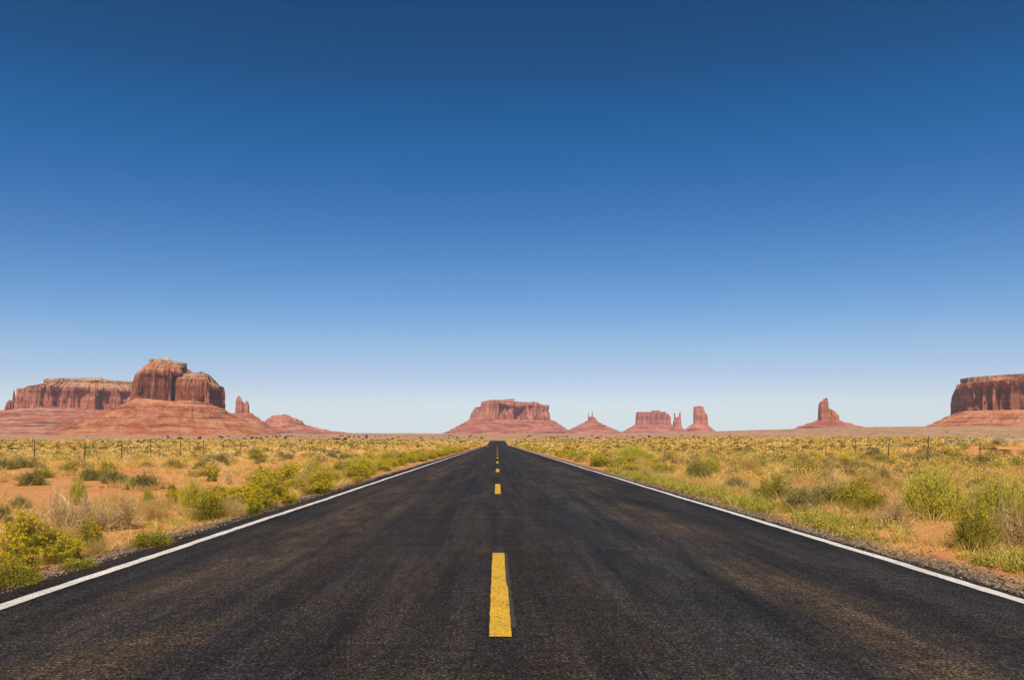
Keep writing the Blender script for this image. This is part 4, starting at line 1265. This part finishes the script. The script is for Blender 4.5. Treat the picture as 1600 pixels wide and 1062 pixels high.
def scrub(n, y0, y1, nl, lf, thr, sc, seed):
    x, y = scatter(n, y0, y1, 0.78, 1.0, g3)
    dn = fbm(x / sc, y / sc, seed, 4)
    k = mask_field(x, y, 5.6) & (dn > thr + 0.03 * (x < 0) + 0.06 * ((x < 0) & (y < 40)))
    x, y = x[k], y[k]; N = len(x)
    r = 0.25 + 0.45 * g3.random(N) ** 1.5
    sp = g3.random(N)
    tint = np.where(sp < 0.36, 0.02 + 0.26 * g3.random(N), np.where(sp < 0.58, 0.38 + 0.25 * g3.random(N), 0.7 + 0.3 * g3.random(N)))
    tint = np.clip(tint + (fbm(x / 25, y / 40, seed + 3, 3) - 0.5) * 0.7, 0, 1)
    return clumps(x, y, r, r * (0.7 + 0.35 * g3.random(N)), nl, lf * y * (0.7 + r), tint, g3)


sb = cat([scrub(2600, 19, 60, 330, 0.0013, 0.485, 3.5, 611), scrub(5600, 60, 160, 120, 0.0018, 0.47, 6.0, 612), scrub(20000, 160, 470, 36, 0.0020, 0.45, 14.0, 613)])
tag(link('field_scrub', np_mesh('field_scrub', sb[0], quads=sb[1], tint=sb[2]), P_SCRUB), 'countless low yellow and olive scrub bushes covering the fields out to the far rise', 'scrub', kind='stuff')
ff = cat([mid1, mid2, far1])
tag(link('field_grass', np_mesh('field_grass', ff[0], quads=ff[1], tint=ff[2]), P_FIELD), 'dense yellow-green grass and low scrub covering the fields out to the far rise', 'grass', kind='stuff')

# pale blond grass on the bank at the right
n = 150
x = 38 + g2.normal(size=n) * 1.1; y = 58 + g2.normal(size=n) * 0.7
hg = 0.22 + 0.22 * g2.random(n)
pg = tufts(x, y, hg, hg * 0.7, 26, np.full(n, 0.025), g2.random(n), 0.2, rg=g2)
tag(link('pale_grass', np_mesh('pale_grass', pg[0], quads=pg[1], tint=pg[2]), P_PALE), 'pale blond grass on the red bank at the right', 'grass', kind='stuff')

# pebbles on the verges
g4 = np.random.default_rng(24)
ico = np.array([(1, 0, 0), (-1, 0, 0), (0, 1, 0), (0, -1, 0), (0, 0, 1), (0, 0, -1)], float)
icf = np.array([(0, 2, 4), (2, 1, 4), (1, 3, 4), (3, 0, 4), (2, 0, 5), (1, 2, 5), (3, 1, 5), (0, 3, 5)])
n = 26000
y = 4.2 + 20 * g4.random(n) ** 1.8
s_ = np.where(g4.random(n) < 0.55, -1, 1)
x = s_ * (3.86 + np.abs(g4.normal(size=n)) * 0.42) + 0.08
sz = 0.004 + 0.014 * g4.random(n) ** 4
V = ico[None] * (sz[:, None] * (0.6 + 0.8 * g4.random((n, 6))))[:, :, None] * np.array([1, 1, 0.7])
a = g4.random(n) * 6.28
Vx = V[..., 0] * np.cos(a)[:, None] - V[..., 1] * np.sin(a)[:, None]
Vy = V[..., 0] * np.sin(a)[:, None] + V[..., 1] * np.cos(a)[:, None]
V = np.stack([Vx + x[:, None], Vy + y[:, None], V[..., 2] + (np.where(np.abs(x - 0.05) < 3.93, roadz(y), groundz(x, y)) + sz * 0.35)[:, None]], -1)
F = (np.arange(n)[:, None, None] * 6 + icf[None]).reshape(-1, 3)
P_PEB = plant_mat('gravel_stone', [(0.0, (0.06, 0.045, 0.035)), (0.5, (0.21, 0.135, 0.08)), (1.0, (0.46, 0.34, 0.22))], 0.0, 0.85)
tag(link('gravel', np_mesh('gravel', V.reshape(-1, 3), faces=F, tint=np.repeat(g4.random(n), 6)), P_PEB), 'loose gravel on both road verges', 'gravel', kind='stuff')

# ------------------------------------------------------------------ fences
M_POST = m_simple('weathered_post', (0.06, 0.042, 0.03), (0.13, 0.09, 0.06), 9)
M_WIRE = m_simple('rusty_wire', (0.10, 0.07, 0.05), (0.16, 0.11, 0.08), 5, 0.6)


def fence(x0, ystart, step, count, label, tall):
    root = empty('wire_fence', (x0, ystart, float(groundz(x0, ystart))), label, 'fence', 'wire fences beside the road')
    rz = root.location
    rf = random.Random(int(abs(x0) * 10))
    tops = []
    for k in range(count):
        y = ystart + k * step + rf.uniform(-.08, .08); x = x0 + rf.uniform(-.12, .12)
        g = float(groundz(x, y))
        hh = 1.5 if k in tall else rf.uniform(1.12, 1.24)
        rad = 0.028 if k in tall else rf.choice([0.021, 0.024, 0.028])
        lx, ly = rf.uniform(-.05, .05), rf.uniform(-.05, .05)
        v, q, t = tube([(x - rz[0], y - rz[1], g - 0.2 - rz[2]), (x - rz[0] + lx * .5, y - rz[1], g + hh * .5 - rz[2]), (x - rz[0] + lx, y - rz[1] + ly, g + hh - rz[2]), (x - rz[0] + lx, y - rz[1] + ly, g + hh + 0.012 - rz[2])],
                       [rad * 1.08, rad, rad * 0.95, rad * 0.3], 8)
        link('post', np_mesh('post', v, quads=q, smooth=False), M_POST, root)
        tops.append((x - rz[0] + lx, y - rz[1] + ly, g - rz[2], hh))
    for frac in (0.32, 0.55, 0.78, 0.95):
        pts = []
        for i in range(len(tops)):
            a_ = tops[i]
            pts.append((a_[0] + 0.05, a_[1], a_[2] + 1.16 * frac))
            if i + 1 < len(tops):
                b_ = tops[i + 1]
                pts.append(((a_[0] + b_[0]) / 2 + 0.05, (a_[1] + b_[1]) / 2, (a_[2] + b_[2]) / 2 + 1.16 * frac - 0.03))
        v, q, t = tube(pts, [0.005] * len(pts), 4)
        link('wire', np_mesh('wire', v, quads=q), M_WIRE, root)
    return root


fence(-20.7, 26.6, 3.86, 60, 'weathered post and wire fence running along the left field', set())
fence(22.8, 28.0, 4.15, 56, 'weathered post and wire fence running along the right field', {3})

# ------------------------------------------------------------------ distant junipers
P_JUN = plant_mat('juniper_foliage', [(0.0, (0.030, 0.038, 0.016)), (1.0, (0.085, 0.09, 0.035))], 0.1)
jm = []
for i in range(4):
    rg = np.random.default_rng(900 + i)
    d = dome_dirs(60, rg, -0.3); r = lump(d, 900 + i, 2.0, 0.4)[:, None]
    c = d * r * np.array([1, 1, 0.8]); c[:, 2] += 0.45
    k = rg.integers(0, 60, 700)
    cc = c[k] * (0.55 + 0.5 * rg.random((700, 1))) + rg.normal(size=(700, 3)) * 0.12
    lf = leaves(cc, rg.normal(size=(700, 3)), 0.22 * (0.6 + rg.random(700)), rg.random(700), rg, 0.7)
    cr = mk('crown', lf, P_JUN)
    tk = tube([(0, 0, -0.3), (0.05, 0.02, 0.2), (0, 0.05, 0.7)], [0.12, 0.09, 0.04], 6)
    jm.append((cr, mk('trunk', (tk[0], tk[1], tk[2] * 0.1), P_STEM)))
rj = random.Random(11)
jn = 0
while jn < 190:
    px = rj.choices([rj.uniform(250, 760), rj.uniform(820, 1140), rj.uniform(60, 1580)], [6, 4, 1])[0]
    d = rj.uniform(620, 2300)
    if px > 1140: d = rj.uniform(1200, 2300)
    x = wx(px, d); s = rj.uniform(0.9, 2.1) * (0.7 + d / 2500)
    if float(fbm(x / 160.0, d / 60.0, 500, 3)) < 0.44: continue
    if abs(x) < 9: continue
    w_ = 'left of' if px < 777 else 'right of'
    root = empty('juniper_tree', (x, d, float(groundz(x, d))), f'tiny dark juniper on the distant plain {w_} the road', 'tree', 'junipers dotted over the distant plain ' + w_ + ' the road')
    root.scale = (s * rj.uniform(1, 1.4), s, s * rj.uniform(0.7, 1.0)); root.rotation_euler = (0, 0, rj.random() * 6)
    cr, tk = rj.choice(jm)
    for nm_, me in (('crown', cr), ('trunk', tk)):
        o = bpy.data.objects.new(nm_, me); COL.objects.link(o); o.parent = root
    jn += 1

# ------------------------------------------------------------------ haze
HAZE = 0.000026
hx, hy0, hy1, hz0, hz1 = 15200.0, -120.0, 14400.0, -25.0, 480.0
hv = np.array([(-hx, hy0, hz0), (hx, hy0, hz0), (hx, hy1, hz0), (-hx, hy1, hz0), (-hx, hy0, hz1), (hx, hy0, hz1), (hx, hy1, hz1), (-hx, hy1, hz1)])
hq = np.array([(0, 3, 2, 1), (4, 5, 6, 7), (0, 1, 5, 4), (1, 2, 6, 5), (2, 3, 7, 6), (3, 0, 4, 7)])
ht = NT('haze_air')
pv = ht.n('ShaderNodeVolumePrincipled')
pv.inputs['Color'].default_value = (0.75, 0.86, 1.0, 1)
pv.inputs['Density'].default_value = HAZE
pv.inputs['Anisotropy'].default_value = 0.1
ht.l(pv.outputs[0], ht.out.inputs['Volume'])
if HAZE > 0:
    tag(link('haze', np_mesh('haze', hv, quads=hq), ht.m), kind='stuff')
